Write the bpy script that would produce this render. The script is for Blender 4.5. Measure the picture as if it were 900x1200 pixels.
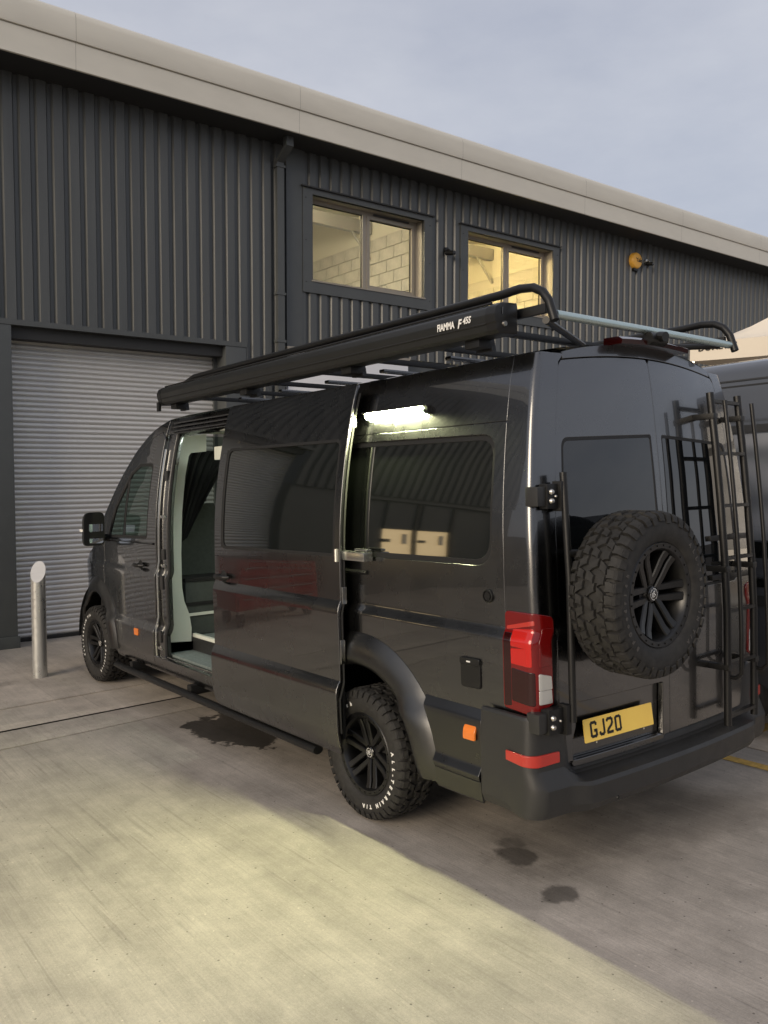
import bpy, bmesh, math, random
from mathutils import Vector, Matrix, geometry
random.seed(7)
R = math.radians
PI = math.pi
SC = bpy.context.scene
COL = SC.collection
for o in list(bpy.data.objects):
    bpy.data.objects.remove(o)

# ------------------------------------------------------------------ camera, sky, sun, exposure
cam_d = bpy.data.cameras.new('camera'); cam = bpy.data.objects.new('camera', cam_d); COL.objects.link(cam)
right = Vector((0.783548, -0.62133, 0.001142)); down = Vector((-0.032218, -0.042465, -0.998578)); fwd = Vector((0.620495, 0.782398, -0.053291))
m = Matrix((right, -down, -fwd)).transposed().to_4x4(); m.translation = Vector((-2.836785, -2.440029, 2.014217))
cam.matrix_world = m
cam_d.sensor_fit = 'VERTICAL'; cam_d.sensor_height = 36; cam_d.lens = 971.16 / 1200 * 36
cam_d.clip_start = .05; cam_d.clip_end = 3000
SC.camera = cam
SC.render.resolution_x = 768; SC.render.resolution_y = 1024
SC.view_settings.view_transform = 'Standard'; SC.view_settings.look = 'None'
SC.view_settings.exposure = 0.6; SC.view_settings.gamma = 1.0
SC.view_settings.use_curve_mapping = False
SC.cycles.max_bounces = 8; SC.cycles.transparent_max_bounces = 12
SC.cycles.sample_clamp_indirect = 4
SC.cycles.caustics_reflective = False; SC.cycles.caustics_refractive = False

SUN_AZ = Vector((-0.97, -0.25, 0)).normalized(); SUN_EL = R(18)
W = bpy.data.worlds.new('World'); SC.world = W; W.use_nodes = True
nt = W.node_tree; N = nt.nodes; LK = nt.links
N.clear()
wo = N.new('ShaderNodeOutputWorld'); bg = N.new('ShaderNodeBackground'); bg.inputs['Strength'].default_value = 0.1
sky = N.new('ShaderNodeTexSky'); sky.sky_type = 'NISHITA'; sky.sun_disc = False
sky.sun_elevation = SUN_EL; sky.sun_rotation = math.atan2(SUN_AZ.x, SUN_AZ.y); sky.air_density = 1.2; sky.dust_density = 2.0; sky.ozone_density = 2.0
tc = N.new('ShaderNodeTexCoord'); mp = N.new('ShaderNodeMapping'); mp.inputs['Scale'].default_value = (1.2, 1.2, 3.0)
no = N.new('ShaderNodeTexNoise'); no.inputs['Scale'].default_value = 2.4; no.inputs['Detail'].default_value = 6; no.inputs['Roughness'].default_value = .55
rp_ = N.new('ShaderNodeValToRGB'); rp_.color_ramp.elements[0].position = .30; rp_.color_ramp.elements[1].position = .72
rp_.color_ramp.elements[0].color = (3.05, 3.18, 3.75, 1); rp_.color_ramp.elements[1].color = (4.25, 4.3, 4.65, 1)
mx = N.new('ShaderNodeMix'); mx.data_type = 'RGBA'; mx.inputs[0].default_value = .86
LK.new(tc.outputs['Generated'], mp.inputs['Vector']); LK.new(mp.outputs['Vector'], no.inputs['Vector'])
LK.new(no.outputs['Fac'], rp_.inputs['Fac']); LK.new(sky.outputs['Color'], mx.inputs[6]); LK.new(rp_.outputs['Color'], mx.inputs[7])
LK.new(mx.outputs[2], bg.inputs['Color']); LK.new(bg.outputs['Background'], wo.inputs['Surface'])

sd = bpy.data.lights.new('sun', 'SUN'); so = bpy.data.objects.new('sun', sd); COL.objects.link(so)
sd.energy = 1.5; sd.angle = R(30); sd.color = (1.0, .85, .66)
sdir = SUN_AZ * math.cos(SUN_EL) + Vector((0, 0, math.sin(SUN_EL)))
so.rotation_euler = sdir.to_track_quat('Z', 'Y').to_euler()

# ------------------------------------------------------------------ helpers
def tag(o, label=None, cat=None, group=None, kind=None):
    if label: o['label'] = label
    if cat: o['category'] = cat
    if group: o['group'] = group
    if kind: o['kind'] = kind
    return o
def empty(name, loc=(0, 0, 0), rot=(0, 0, 0), parent=None):
    o = bpy.data.objects.new(name, None); COL.objects.link(o); o.location = loc; o.rotation_euler = rot; o.parent = parent
    o.empty_display_size = .2
    return o
def link(name, me, mat=None, parent=None, loc=None, rot=None):
    o = bpy.data.objects.new(name, me); COL.objects.link(o); o.parent = parent
    if loc: o.location = loc
    if rot: o.rotation_euler = rot
    if mat is not None and len(me.materials) == 0: me.materials.append(mat)
    return o
class MB:
    """collects shapes; build() links them as one mesh object"""
    def __init__(s): s.v = []; s.f = []
    def add(s, v, f):
        n = len(s.v); s.v += [Vector(p) for p in v]; s.f += [tuple(i + n for i in q) for q in f]; return s
    def box(s, a, b, mat=None, taper=None):
        x0, y0, z0 = a; x1, y1, z1 = b
        v = [(x0, y0, z0), (x1, y0, z0), (x1, y1, z0), (x0, y1, z0), (x0, y0, z1), (x1, y0, z1), (x1, y1, z1), (x0, y1, z1)]
        if mat is not None: v = [mat @ Vector(p) for p in v]
        return s.add(v, [(0, 3, 2, 1), (4, 5, 6, 7), (0, 1, 5, 4), (1, 2, 6, 5), (2, 3, 7, 6), (3, 0, 4, 7)])
    def tube(s, path, r, n=12, cap=True, flat=1.0):
        path = [Vector(p) for p in path]; k = len(path)
        rr = r if isinstance(r, (list, tuple)) else [r] * k
        up = None; vs = []
        for i, p in enumerate(path):
            t = (path[min(i + 1, k - 1)] - path[max(i - 1, 0)]).normalized()
            if up is None:
                up = Vector((0, 0, 1)) if abs(t.z) < .9 else Vector((1, 0, 0))
            up = (up - t * up.dot(t)).normalized(); sd_ = t.cross(up)
            for j in range(n):
                a = 2 * PI * j / n
                vs.append(p + (sd_ * math.cos(a) + up * math.sin(a) * flat) * rr[i])
        fs = []
        for i in range(k - 1):
            for j in range(n):
                a = i * n + j; b = i * n + (j + 1) % n
                fs.append((a, a + n, b + n, b))
        if cap: fs.append(tuple(range(n))); fs.append(tuple(reversed(range((k - 1) * n, k * n))))
        return s.add(vs, fs)
    def lathe(s, prof, n=48, a0=0, a1=2 * PI, closed=True, mat=None):
        vs = []; k = len(prof); full = abs(a1 - a0 - 2 * PI) < 1e-6; m_ = n if full else n + 1
        for i in range(m_):
            a = a0 + (a1 - a0) * i / n
            for r, z in prof:
                p = Vector((r * math.cos(a), r * math.sin(a), z)); vs.append(mat @ p if mat is not None else p)
        fs = []
        for i in range(n):
            i2 = (i + 1) % m_
            for j in range(k - 1):
                fs.append((i * k + j, i2 * k + j, i2 * k + j + 1, i * k + j + 1))
        return s.add(vs, fs)
    def prism(s, pts, d, mat=None):
        """pts 2-D polygon in local xy, extruded along z from 0 to d"""
        n = len(pts); v = [Vector((x, y, 0)) for x, y in pts] + [Vector((x, y, d)) for x, y in pts]
        if mat is not None: v = [mat @ p for p in v]
        f = [tuple(reversed(range(n))), tuple(range(n, 2 * n))] + [(i, (i + 1) % n, (i + 1) % n + n, i + n) for i in range(n)]
        return s.add(v, f)
    def loft(s, sections, closed=True, cap=True):
        n = len(sections[0]); k = len(sections); vs = [p for sec in sections for p in sec]; fs = []
        for i in range(k - 1):
            for j in range(n if closed else n - 1):
                a = i * n + j; b = i * n + (j + 1) % n
                fs.append((a, a + n, b + n, b))
        if cap and closed: fs.append(tuple(range(n))); fs.append(tuple(reversed(range((k - 1) * n, k * n))))
        return s.add(vs, fs)
    def mesh(s, name, mat=None, smooth=None, recalc=True, bevel=0):
        me = bpy.data.meshes.new(name); me.from_pydata(s.v, [], s.f)
        if recalc or bevel:
            bm = bmesh.new(); bm.from_mesh(me)
            bmesh.ops.recalc_face_normals(bm, faces=bm.faces)
            if bevel:
                es = [e for e in bm.edges if len(e.link_faces) == 2 and e.calc_face_angle(0) > R(35)]
                bmesh.ops.bevel(bm, geom=es, offset=bevel, segments=2, profile=.7, affect='EDGES', clamp_overlap=True)
            bm.to_mesh(me); bm.free()
        if smooth:
            me.shade_smooth() if hasattr(me, 'shade_smooth') else None
            for p in me.polygons: p.use_smooth = True
            me.set_sharp_from_angle(angle=R(smooth))
        if mat: me.materials.append(mat)
        me.update(); return me
    def build(s, name, mat, parent=None, smooth=35, bevel=0, loc=None, rot=None):
        return link(name, s.mesh(name, mat, smooth, True, bevel), None, parent, loc, rot)
def rounded(pts, rad, n=6):
    """polygon with rounded corners; rad one number or per corner"""
    out = []; k = len(pts)
    for i in range(k):
        p = Vector(pts[i]); a = Vector(pts[i - 1]); b = Vector(pts[(i + 1) % k]); r = rad[i] if isinstance(rad, (list, tuple)) else rad
        if r <= 0: out.append((p.x, p.y)); continue
        u = (a - p).normalized(); w = (b - p).normalized(); ang = u.angle(w); d = min(r / math.tan(ang / 2), (a - p).length * .48, (b - p).length * .48)
        p0 = p + u * d; p1 = p + w * d
        for j in range(n + 1):
            t = j / n; q = p0 * (1 - t) ** 2 + p * 2 * t * (1 - t) + p1 * t * t; out.append((q.x, q.y))
    return out
def text_mesh(txt, size, ext=.0008, off=0.0, sx=1.0, shear=0, align='LEFT'):
    cu = bpy.data.curves.new('lettering', 'FONT'); cu.body = txt; cu.size = size; cu.extrude = ext; cu.offset = off; cu.shear = shear; cu.align_x = align; cu.resolution_u = 3
    ob = bpy.data.objects.new('lettering', cu); COL.objects.link(ob)
    dg = bpy.context.evaluated_depsgraph_get(); me = bpy.data.meshes.new_from_object(ob.evaluated_get(dg))
    bpy.data.objects.remove(ob); bpy.data.curves.remove(cu)
    for v in me.vertices: v.co.x *= sx
    return me

# ------------------------------------------------------------------ materials
def material(name, base, rough=.5, metal=0, spec=.5, coat=0, coat_rough=.03, var=0, vscale=8, bump=0, bscale=60, rvar=0, stretch=(1, 1, 1), emit=None, es=0):
    mt = bpy.data.materials.new(name); mt.use_nodes = True; t = mt.node_tree; b = t.nodes['Principled BSDF']
    b.inputs['Base Color'].default_value = (*base, 1); b.inputs['Roughness'].default_value = rough; b.inputs['Metallic'].default_value = metal
    b.inputs['Specular IOR Level'].default_value = spec; b.inputs['Coat Weight'].default_value = coat; b.inputs['Coat Roughness'].default_value = coat_rough
    if emit: b.inputs['Emission Color'].default_value = (*emit, 1); b.inputs['Emission Strength'].default_value = es
    if var or rvar or bump:
        c = t.nodes.new('ShaderNodeTexCoord'); mp = t.nodes.new('ShaderNodeMapping'); mp.inputs['Scale'].default_value = stretch
        t.links.new(c.outputs['Object'], mp.inputs['Vector'])
    if var or rvar:
        n = t.nodes.new('ShaderNodeTexNoise'); n.inputs['Scale'].default_value = vscale; n.inputs['Detail'].default_value = 5; n.inputs['Roughness'].default_value = .6
        t.links.new(mp.outputs['Vector'], n.inputs['Vector'])
        if var:
            r = t.nodes.new('ShaderNodeValToRGB'); r.color_ramp.elements[0].position = .3; r.color_ramp.elements[1].position = .7
            r.color_ramp.elements[0].color = (*[max(0, x * (1 - var)) for x in base], 1); r.color_ramp.elements[1].color = (*[min(1, x * (1 + var)) for x in base], 1)
            t.links.new(n.outputs['Fac'], r.inputs['Fac']); t.links.new(r.outputs['Color'], b.inputs['Base Color'])
        if rvar:
            r2 = t.nodes.new('ShaderNodeMapRange'); r2.inputs['From Min'].default_value = .3; r2.inputs['From Max'].default_value = .7
            r2.inputs['To Min'].default_value = max(.02, rough - rvar); r2.inputs['To Max'].default_value = min(1, rough + rvar)
            t.links.new(n.outputs['Fac'], r2.inputs['Value']); t.links.new(r2.outputs['Result'], b.inputs['Roughness'])
    if bump:
        n2 = t.nodes.new('ShaderNodeTexNoise'); n2.inputs['Scale'].default_value = bscale; n2.inputs['Detail'].default_value = 3
        bp = t.nodes.new('ShaderNodeBump'); bp.inputs['Strength'].default_value = bump; bp.inputs['Distance'].default_value = .004
        t.links.new(mp.outputs['Vector'], n2.inputs['Vector']); t.links.new(n2.outputs['Fac'], bp.inputs['Height']); t.links.new(bp.outputs['Normal'], b.inputs['Normal'])
    return mt
def glass_mat(name, tint, rough=.0, ior=1.5):
    mt = bpy.data.materials.new(name); mt.use_nodes = True; t = mt.node_tree; t.nodes.clear()
    o = t.nodes.new('ShaderNodeOutputMaterial'); mxs = t.nodes.new('ShaderNodeMixShader'); tr = t.nodes.new('ShaderNodeBsdfTransparent'); gl = t.nodes.new('ShaderNodeBsdfGlossy'); fr = t.nodes.new('ShaderNodeLayerWeight'); pw = t.nodes.new('ShaderNodeMath'); pw.operation = 'POWER'; pw.inputs[1].default_value = 5; mr = t.nodes.new('ShaderNodeMapRange'); mr.inputs['To Min'].default_value = .045
    tr.inputs['Color'].default_value = (*tint, 1); gl.inputs['Roughness'].default_value = rough; fr.inputs['Blend'].default_value = .5; t.links.new(fr.outputs['Facing'], pw.inputs[0]); t.links.new(pw.outputs[0], mr.inputs['Value'])
    t.links.new(mr.outputs['Result'], mxs.inputs['Fac']); t.links.new(tr.outputs[0], mxs.inputs[1]); t.links.new(gl.outputs[0], mxs.inputs[2]); t.links.new(mxs.outputs[0], o.inputs['Surface'])
    return mt
M = {}
M['paint'] = material('van_paint', (.112, .112, .113), rough=.27, metal=1.0, spec=.5, coat=1.0, coat_rough=.02, rvar=.05, vscale=3)
def road_dust(mt):
    t = mt.node_tree; b = t.nodes['Principled BSDF']; b.inputs['Coat IOR'].default_value = 1.55; c = t.nodes.new('ShaderNodeTexCoord'); sp = t.nodes.new('ShaderNodeSeparateXYZ'); t.links.new(c.outputs['Object'], sp.inputs[0])
    r = t.nodes.new('ShaderNodeMapRange'); r.inputs['From Min'].default_value = .95; r.inputs['From Max'].default_value = .40; t.links.new(sp.outputs['Z'], r.inputs['Value'])
    n = t.nodes.new('ShaderNodeTexNoise'); n.inputs['Scale'].default_value = 7; n.inputs['Detail'].default_value = 8; n.inputs['Roughness'].default_value = .7; t.links.new(c.outputs['Object'], n.inputs['Vector'])
    m_ = t.nodes.new('ShaderNodeMath'); m_.operation = 'MULTIPLY'; t.links.new(r.outputs['Result'], m_.inputs[0]); t.links.new(n.outputs['Fac'], m_.inputs[1])
    m2 = t.nodes.new('ShaderNodeMath'); m2.operation = 'MULTIPLY'; m2.inputs[1].default_value = .55; t.links.new(m_.outputs[0], m2.inputs[0])
    mx_ = t.nodes.new('ShaderNodeMix'); mx_.data_type = 'RGBA'; t.links.new(m2.outputs[0], mx_.inputs[0]); mx_.inputs[6].default_value = (.112, .112, .113, 1); mx_.inputs[7].default_value = (.125, .115, .10, 1); t.links.new(mx_.outputs[2], b.inputs['Base Color'])
    m3 = t.nodes.new('ShaderNodeMapRange'); m3.inputs['From Max'].default_value = .4; m3.inputs['To Min'].default_value = .02; m3.inputs['To Max'].default_value = .30; t.links.new(m2.outputs[0], m3.inputs['Value']); t.links.new(m3.outputs['Result'], b.inputs['Coat Roughness'])
road_dust(M['paint'])
M['paint2'] = material('neighbour_paint', (.07, .075, .085), rough=.35, metal=.3, coat=1.0, coat_rough=.05, rvar=.05, vscale=3)
M['trim'] = material('textured_trim', (.024, .024, .024), rough=.42, bump=.15, bscale=500, rvar=.08, vscale=9)
M['satin'] = material('satin_moulding', (.10, .10, .10), rough=.32, metal=1.0, spec=.5, rvar=.05, vscale=6, bump=.05, bscale=500)
M['black'] = material('black_powder', (.009, .009, .009), rough=.40, spec=.4, bump=.08, bscale=700, rvar=.06, vscale=12)
M['blackgloss'] = material('black_gloss', (.01, .01, .01), rough=.2, coat=.5)
M['rubberseal'] = material('rubber_seal', (.008, .008, .008), rough=.6)
M['dark'] = material('inner_dark', (.006, .006, .006), rough=.8)
M['privacy'] = material('privacy_glass', (.006, .007, .006), rough=.035); M['privacy'].node_tree.nodes['Principled BSDF'].inputs['IOR'].default_value = 2.3
M['cabglass'] = glass_mat('cab_glass', (.42, .50, .46))
M['winglass'] = glass_mat('window_glass', (.86, .88, .86))
M['reartint'] = material('rear_privacy_glass', (.006, .007, .008), rough=.012); M['reartint'].node_tree.nodes['Principled BSDF'].inputs['IOR'].default_value = 1.75
M['tyre'] = material('tyre_rubber', (.017, .016, .0145), rough=.74, var=.45, vscale=30, bump=.2, bscale=160)
M['rim'] = material('black_alloy', (.006, .006, .006), rough=.34, rvar=.06, vscale=25)
M['white'] = material('white_letter', (.78, .77, .74), rough=.6)
M['chrome'] = material('bright_steel', (.55, .55, .53), rough=.25, metal=1)
M['bolt'] = material('bolt_steel', (.62, .60, .56), rough=.32, metal=1)
M['roller'] = material('galvanised_roller', (.52, .62, .60), rough=.32, metal=.85, rvar=.1, vscale=20)
M['awning'] = material('awning_case', (.012, .0125, .012), rough=.42, rvar=.06, vscale=5)
M['red'] = material('red_lens', (.15, .004, .004), rough=.12, coat=.35, spec=.5)
M['reddark'] = material('smoked_red_lens', (.022, .002, .002), rough=.10, coat=.3)
M['redbright'] = material('red_reflector_cell', (.50, .014, .010), rough=.15, coat=.4)
M['redrefl'] = material('red_reflector', (.45, .03, .02), rough=.3, coat=.6, bump=.2, bscale=400)
M['clear'] = material('clear_lens', (.62, .62, .60), rough=.18, coat=1, metal=.4)
M['orange'] = material('orange_marker', (.75, .20, .03), rough=.25, coat=.6)
M['plate'] = material('yellow_plate', (1.0, .68, .14), rough=.4, var=.03)
M['platetext'] = material('plate_letter', (.01, .008, .006), rough=.5)
M['panelwhite'] = material('white_lining', (.62, .64, .56), rough=.5, var=.04, vscale=3)
M['carpet'] = material('grey_floor', (.16, .19, .18), rough=.8, var=.25, vscale=40)
M['curtain'] = material('black_curtain', (.014, .016, .016), rough=.9)
M['seat'] = material('seat_cloth', (.05, .058, .052), rough=.85, var=.15, vscale=30)
M['clad'] = material('anthracite_cladding', (.076, .080, .080), rough=.38, spec=.5, var=.17, vscale=4, rvar=.10, stretch=(1, 1, .10))
M['flash'] = material('anthracite_flashing', (.075, .080, .080), rough=.45, var=.08, vscale=3)
M['fascia'] = material('beige_fascia', (.63, .60, .525), rough=.5, var=.05, vscale=1.2, stretch=(1, 1, 3))
M['soffit'] = material('dark_soffit', (.03, .03, .03), rough=.6)
M['shutter'] = material('galvanised_slat', (.62, .605, .58), rough=.42, metal=.25, var=.08, vscale=3, stretch=(.3, 1, 6))
M['winframe'] = material('bronze_frame', (.30, .27, .225), rough=.45)
M['block'] = material('grey_block', (.58, .55, .49), rough=.9, var=.12, vscale=6, bump=.3, bscale=60)
M['mortar'] = material('mortar', (.62, .58, .52), rough=.95)
M['roomwhite'] = material('room_ceiling', (.74, .70, .60), rough=.8)
M['steelbeam'] = material('painted_beam', (.45, .43, .40), rough=.6)
M['standinwhite'] = material('white_standin', (.80, .80, .82), rough=.4)
M['bollard'] = material('stainless_bollard', (.60, .60, .57), rough=.34, metal=.75, rvar=.12, vscale=14)
M['yellowbox'] = material('yellow_alarm', (.80, .42, .06), rough=.4)
M['canopy'] = material('cream_canvas', (.80, .72, .60), rough=.8, var=.04, vscale=2)
M['led'] = material('led_diffuser', (.9, .9, .8), rough=.4, emit=(.97, 1.0, .56), es=820)
M['cabinled'] = material('cabin_led', (.9, .9, .9), rough=.4, emit=(.88, 1.0, .88), es=17)
M['roomlamp'] = material('room_lamp', (.9, .9, .9), rough=.4, emit=(1.0, .86, .58), es=85)
M['litglass'] = material('lit_pane', (.8, .7, .5), rough=.3, emit=(1.0, .72, .36), es=1.3)
M['leaf'] = material('brown_leaf', (.05, .035, .02), rough=.8)

def concrete(name):
    mt = bpy.data.materials.new(name); mt.use_nodes = True; t = mt.node_tree; b = t.nodes['Principled BSDF']; nn = t.nodes.new; L = t.links.new
    c = nn('ShaderNodeTexCoord')
    def noise(scale, st=(1, 1, 1), det=5, ro=.6):
        mp = nn('ShaderNodeMapping'); mp.inputs['Scale'].default_value = st; L(c.outputs['Object'], mp.inputs['Vector'])
        n = nn('ShaderNodeTexNoise'); n.inputs['Scale'].default_value = scale; n.inputs['Detail'].default_value = det; n.inputs['Roughness'].default_value = ro; L(mp.outputs['Vector'], n.inputs['Vector']); return n
    def rng(src, a, b_, lo, hi):
        r = nn('ShaderNodeMapRange'); r.inputs['From Min'].default_value = a; r.inputs['From Max'].default_value = b_; r.inputs['To Min'].default_value = lo; r.inputs['To Max'].default_value = hi; L(src, r.inputs['Value']); return r.outputs['Result']
    def math_(op, a, b_=None):
        n = nn('ShaderNodeMath'); n.operation = op
        for i, s in enumerate((a, b_)):
            if s is None: continue
            if isinstance(s, (int, float)): n.inputs[i].default_value = s
            else: L(s, n.inputs[i])
        return n.outputs[0]
    big = noise(.7); mid = noise(5, det=8, ro=.7); fine = noise(90, det=3); streak = noise(9, (3.2, .10, 1), 6, .65); fstreak = noise(60, (2.2, .05, 1), 3, .6)
    v = math_('MULTIPLY', rng(big.outputs['Fac'], .3, .7, .86, 1.12), rng(mid.outputs['Fac'], .3, .7, .84, 1.15))
    v = math_('MULTIPLY', v, rng(streak.outputs['Fac'], .3, .72, .94, 1.05))
    v = math_('MULTIPLY', v, rng(fstreak.outputs['Fac'], .3, .7, .93, 1.06))
    v = math_('MULTIPLY', v, rng(fine.outputs['Fac'], .3, .7, .92, 1.07))
    grit = noise(420, det=2); v = math_('MULTIPLY', v, rng(grit.outputs['Fac'], .3, .7, .84, 1.14))
    vo = nn('ShaderNodeTexVoronoi'); vo.inputs['Scale'].default_value = 26; L(c.outputs['Object'], vo.inputs['Vector']); vs_ = nn('ShaderNodeSeparateColor'); L(vo.outputs['Color'], vs_.inputs[0])
    pit = math_('MULTIPLY', rng(vo.outputs['Distance'], .10, .16, .55, 0), rng(vs_.outputs[0], .82, .84, 0, 1)); v = math_('MULTIPLY', v, math_('SUBTRACT', 1, pit))
    chip = math_('MULTIPLY', rng(vo.outputs['Distance'], .08, .14, .35, 0), rng(vs_.outputs[1], .86, .88, 0, 1)); v = math_('MULTIPLY', v, math_('ADD', 1, chip))
    patch = noise(2.6, (1, .55, 1), 7, .65); v = math_('MULTIPLY', v, rng(patch.outputs['Fac'], .35, .65, .90, 1.09))
    groove = noise(40, (1.0, .0035, 1), 2, .5); v = math_('MULTIPLY', v, rng(groove.outputs['Fac'], .30, .38, .84, 1.0))
    fleck = noise(150, (1.2, .35, 1), 4, .7); v = math_('MULTIPLY', v, rng(fleck.outputs['Fac'], .60, .72, 1.0, 1.20))
    track = noise(1.3, (2.6, .16, 1), 5, .6); v = math_('MULTIPLY', v, rng(track.outputs['Fac'], .38, .66, 1.05, .88))
    cw_ = nn('ShaderNodeMapping'); cw_.inputs['Scale'].default_value = (.36, .30, 1); L(c.outputs['Object'], cw_.inputs['Vector']); dis = nn('ShaderNodeMix'); dis.data_type = 'RGBA'; dis.inputs[0].default_value = .07; L(cw_.outputs['Vector'], dis.inputs[6]); L(mid.outputs['Color'], dis.inputs[7])
    cr = nn('ShaderNodeTexVoronoi'); cr.feature = 'DISTANCE_TO_EDGE'; cr.inputs['Scale'].default_value = .9; L(dis.outputs[2], cr.inputs['Vector'])
    crk = math_('MULTIPLY', rng(cr.outputs['Distance'], .0008, .0022, .10, 0), rng(big.outputs['Fac'], .50, .56, 0, 1)); v = math_('MULTIPLY', v, math_('SUBTRACT', 1, crk))
    wet = None
    # wet patch and oil marks: (x, y, half length x, half width y, strength)
    for x, y, rx, ry, st in ((.33, 3.50, .30, .52, .80), (.60, 3.72, .30, .40, .78), (.35, .45, .10, .13, .62), (.42, .56, .08, .08, .5), (.20, .03, .095, .075, .55), (.8, .4, .5, .3, .22), (1.6, .1, .6, .25, .18), (-.75, 6.3, .16, .1, .3)):
        sp = nn('ShaderNodeMapping'); sp.inputs['Location'].default_value = (-x / rx, -y / ry, 0); sp.inputs['Scale'].default_value = (1 / rx, 1 / ry, 0)
        L(c.outputs['Object'], sp.inputs['Vector'])
        ln = nn('ShaderNodeVectorMath'); ln.operation = 'LENGTH'; L(sp.outputs['Vector'], ln.inputs[0])
        soft = .07 if st > .7 else (.35 if st > .5 else .6)
        wob = math_('ADD', rng(mid.outputs['Fac'], .25, .75, -.34, .34), rng(patch.outputs['Fac'], .3, .7, -.2, .2))
        d = math_('ADD', ln.outputs['Value'], wob)
        k = rng(d, 1 - soft * .5, 1 + soft * .5, st, 0)
        wet = k if wet is None else math_('MAXIMUM', wet, k)
    inv = math_('SUBTRACT', 1, wet); v = math_('MULTIPLY', v, inv)
    col = nn('ShaderNodeMix'); col.data_type = 'RGBA'; L(big.outputs['Fac'], col.inputs[0]); col.inputs[6].default_value = (.47, .422, .362, 1); col.inputs[7].default_value = (.49, .428, .365, 1)
    mul = nn('ShaderNodeVectorMath'); mul.operation = 'SCALE'; L(col.outputs[2], mul.inputs[0]); L(v, mul.inputs['Scale']); L(mul.outputs[0], b.inputs['Base Color'])
    L(math_('SUBTRACT', rng(mid.outputs['Fac'], .3, .7, .68, .88), math_('MULTIPLY', wet, .35)), b.inputs['Roughness'])
    h = math_('ADD', math_('MULTIPLY', fstreak.outputs['Fac'], .6), math_('ADD', math_('MULTIPLY', fine.outputs['Fac'], .5), math_('MULTIPLY', streak.outputs['Fac'], .7)))
    bp = nn('ShaderNodeBump'); bp.inputs['Strength'].default_value = .35; bp.inputs['Distance'].default_value = .006; L(h, bp.inputs['Height']); L(bp.outputs['Normal'], b.inputs['Normal'])
    b.inputs['Specular IOR Level'].default_value = .35
    return mt
M['concrete'] = concrete('brushed_concrete')
M['joint'] = material('joint_dirt', (.06, .05, .04), rough=.95, var=.3, vscale=20)
M['yellowpaint'] = material('worn_yellow_paint', (.55, .36, .10), rough=.7, var=.3, vscale=25)

# ------------------------------------------------------------------ ground (slopes 1.72 degrees down to the drain strips, level beyond)
A = R(1.72); CA, SA = math.cos(A), math.sin(A)
ZG = -4.9 * SA
def gz(y, lift=0):
    if y > 4.9: return ZG + lift
    if y < -7: return 7 * SA + lift
    return -y * math.tan(A) + lift
gb = MB(); ys = [-400, -60, -7, 4.9, 9, 60, 400]; xs = [-400, -40, 40, 400]
for y in ys:
    for x in xs: gb.v.append(Vector((x, y, gz(y, -.030))))
for i in range(len(ys) - 1):
    for j in range(len(xs) - 1):
        a = i * 4 + j; gb.f.append((a, a + 1, a + 5, a + 4))
ground = gb.build('ground', M['joint'], smooth=None); tag(ground, kind='structure')
def slab(x0, x1, f0, f1):
    """one concrete bay between two joint lines y=f0(x), y=f1(x)"""
    b = MB(); g = .017; ce = .012
    xs_ = [x0 + g, x0 + g + ce, x1 - g - ce, x1 - g]
    for ix, x in enumerate(xs_):
        a = f0(x) + g; c = f1(x) - g
        ys_ = [a, a + ce] + [yk for yk in (-7.0, 4.9) if a + .1 < yk < c - .1] + [c - ce, c]
        for iy, y in enumerate(ys_):
            edge = ix in (0, 3) or iy in (0, len(ys_) - 1)
            b.v.append(Vector((x, y, gz(y, -.006 if edge else 0))))
    m_ = len(b.v) // 4
    for ix in range(3):
        for iy in range(m_ - 1):
            p = ix * m_ + iy; b.f.append((p, p + m_, p + m_ + 1, p + 1))
    # skirts
    ring = [i for i in range(m_)] + [ix * m_ + m_ - 1 for ix in range(1, 4)] + [3 * m_ + i for i in range(m_ - 2, -1, -1)] + [ix * m_ for ix in (2, 1)]
    base = len(b.v)
    for i in ring: b.v.append(b.v[i] + Vector((0, 0, -.035)))
    r = len(ring)
    for i in range(r): b.f.append((ring[i], ring[(i + 1) % r], base + (i + 1) % r, base + i))
    return b.build('concrete_slab', M['concrete'], ground, smooth=30)
tilt = .045
j1 = lambda x: 4.31 + tilt * x * 1.6; j2 = lambda x: 4.77 + tilt * x; j3 = lambda x: 5.47 + tilt * x
cst = lambda c: (lambda x: c)
for xa, xb in ((-26, -12.0), (-12.0, -4.6), (-4.6, 2.95), (2.95, 10.2), (10.2, 26)):
    for fa, fb in ((cst(-30), cst(-12)), (cst(-12), cst(-5.0)), (cst(-5.0), j1), (j1, j2), (j2, j3), (j3, cst(8.9))):
        slab(xa, xb, fa, fb)
def painted(p0, p1, w):
    d = (Vector(p1) - Vector(p0)); n = Vector((-d.y, d.x)).normalized() * w / 2; b = MB()
    q = [Vector(p0) + n, Vector(p1) + n, Vector(p1) - n, Vector(p0) - n]
    b.add([(v.x, v.y, gz(v.y, .004)) for v in q], [(0, 3, 2, 1)])
    return b.build('painted_line', M['yellowpaint'], ground, smooth=None)
painted((2.60, -3.2), (2.60, 4.2), .10)
painted((3.05, .72), (3.75, .72), .10)

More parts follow.
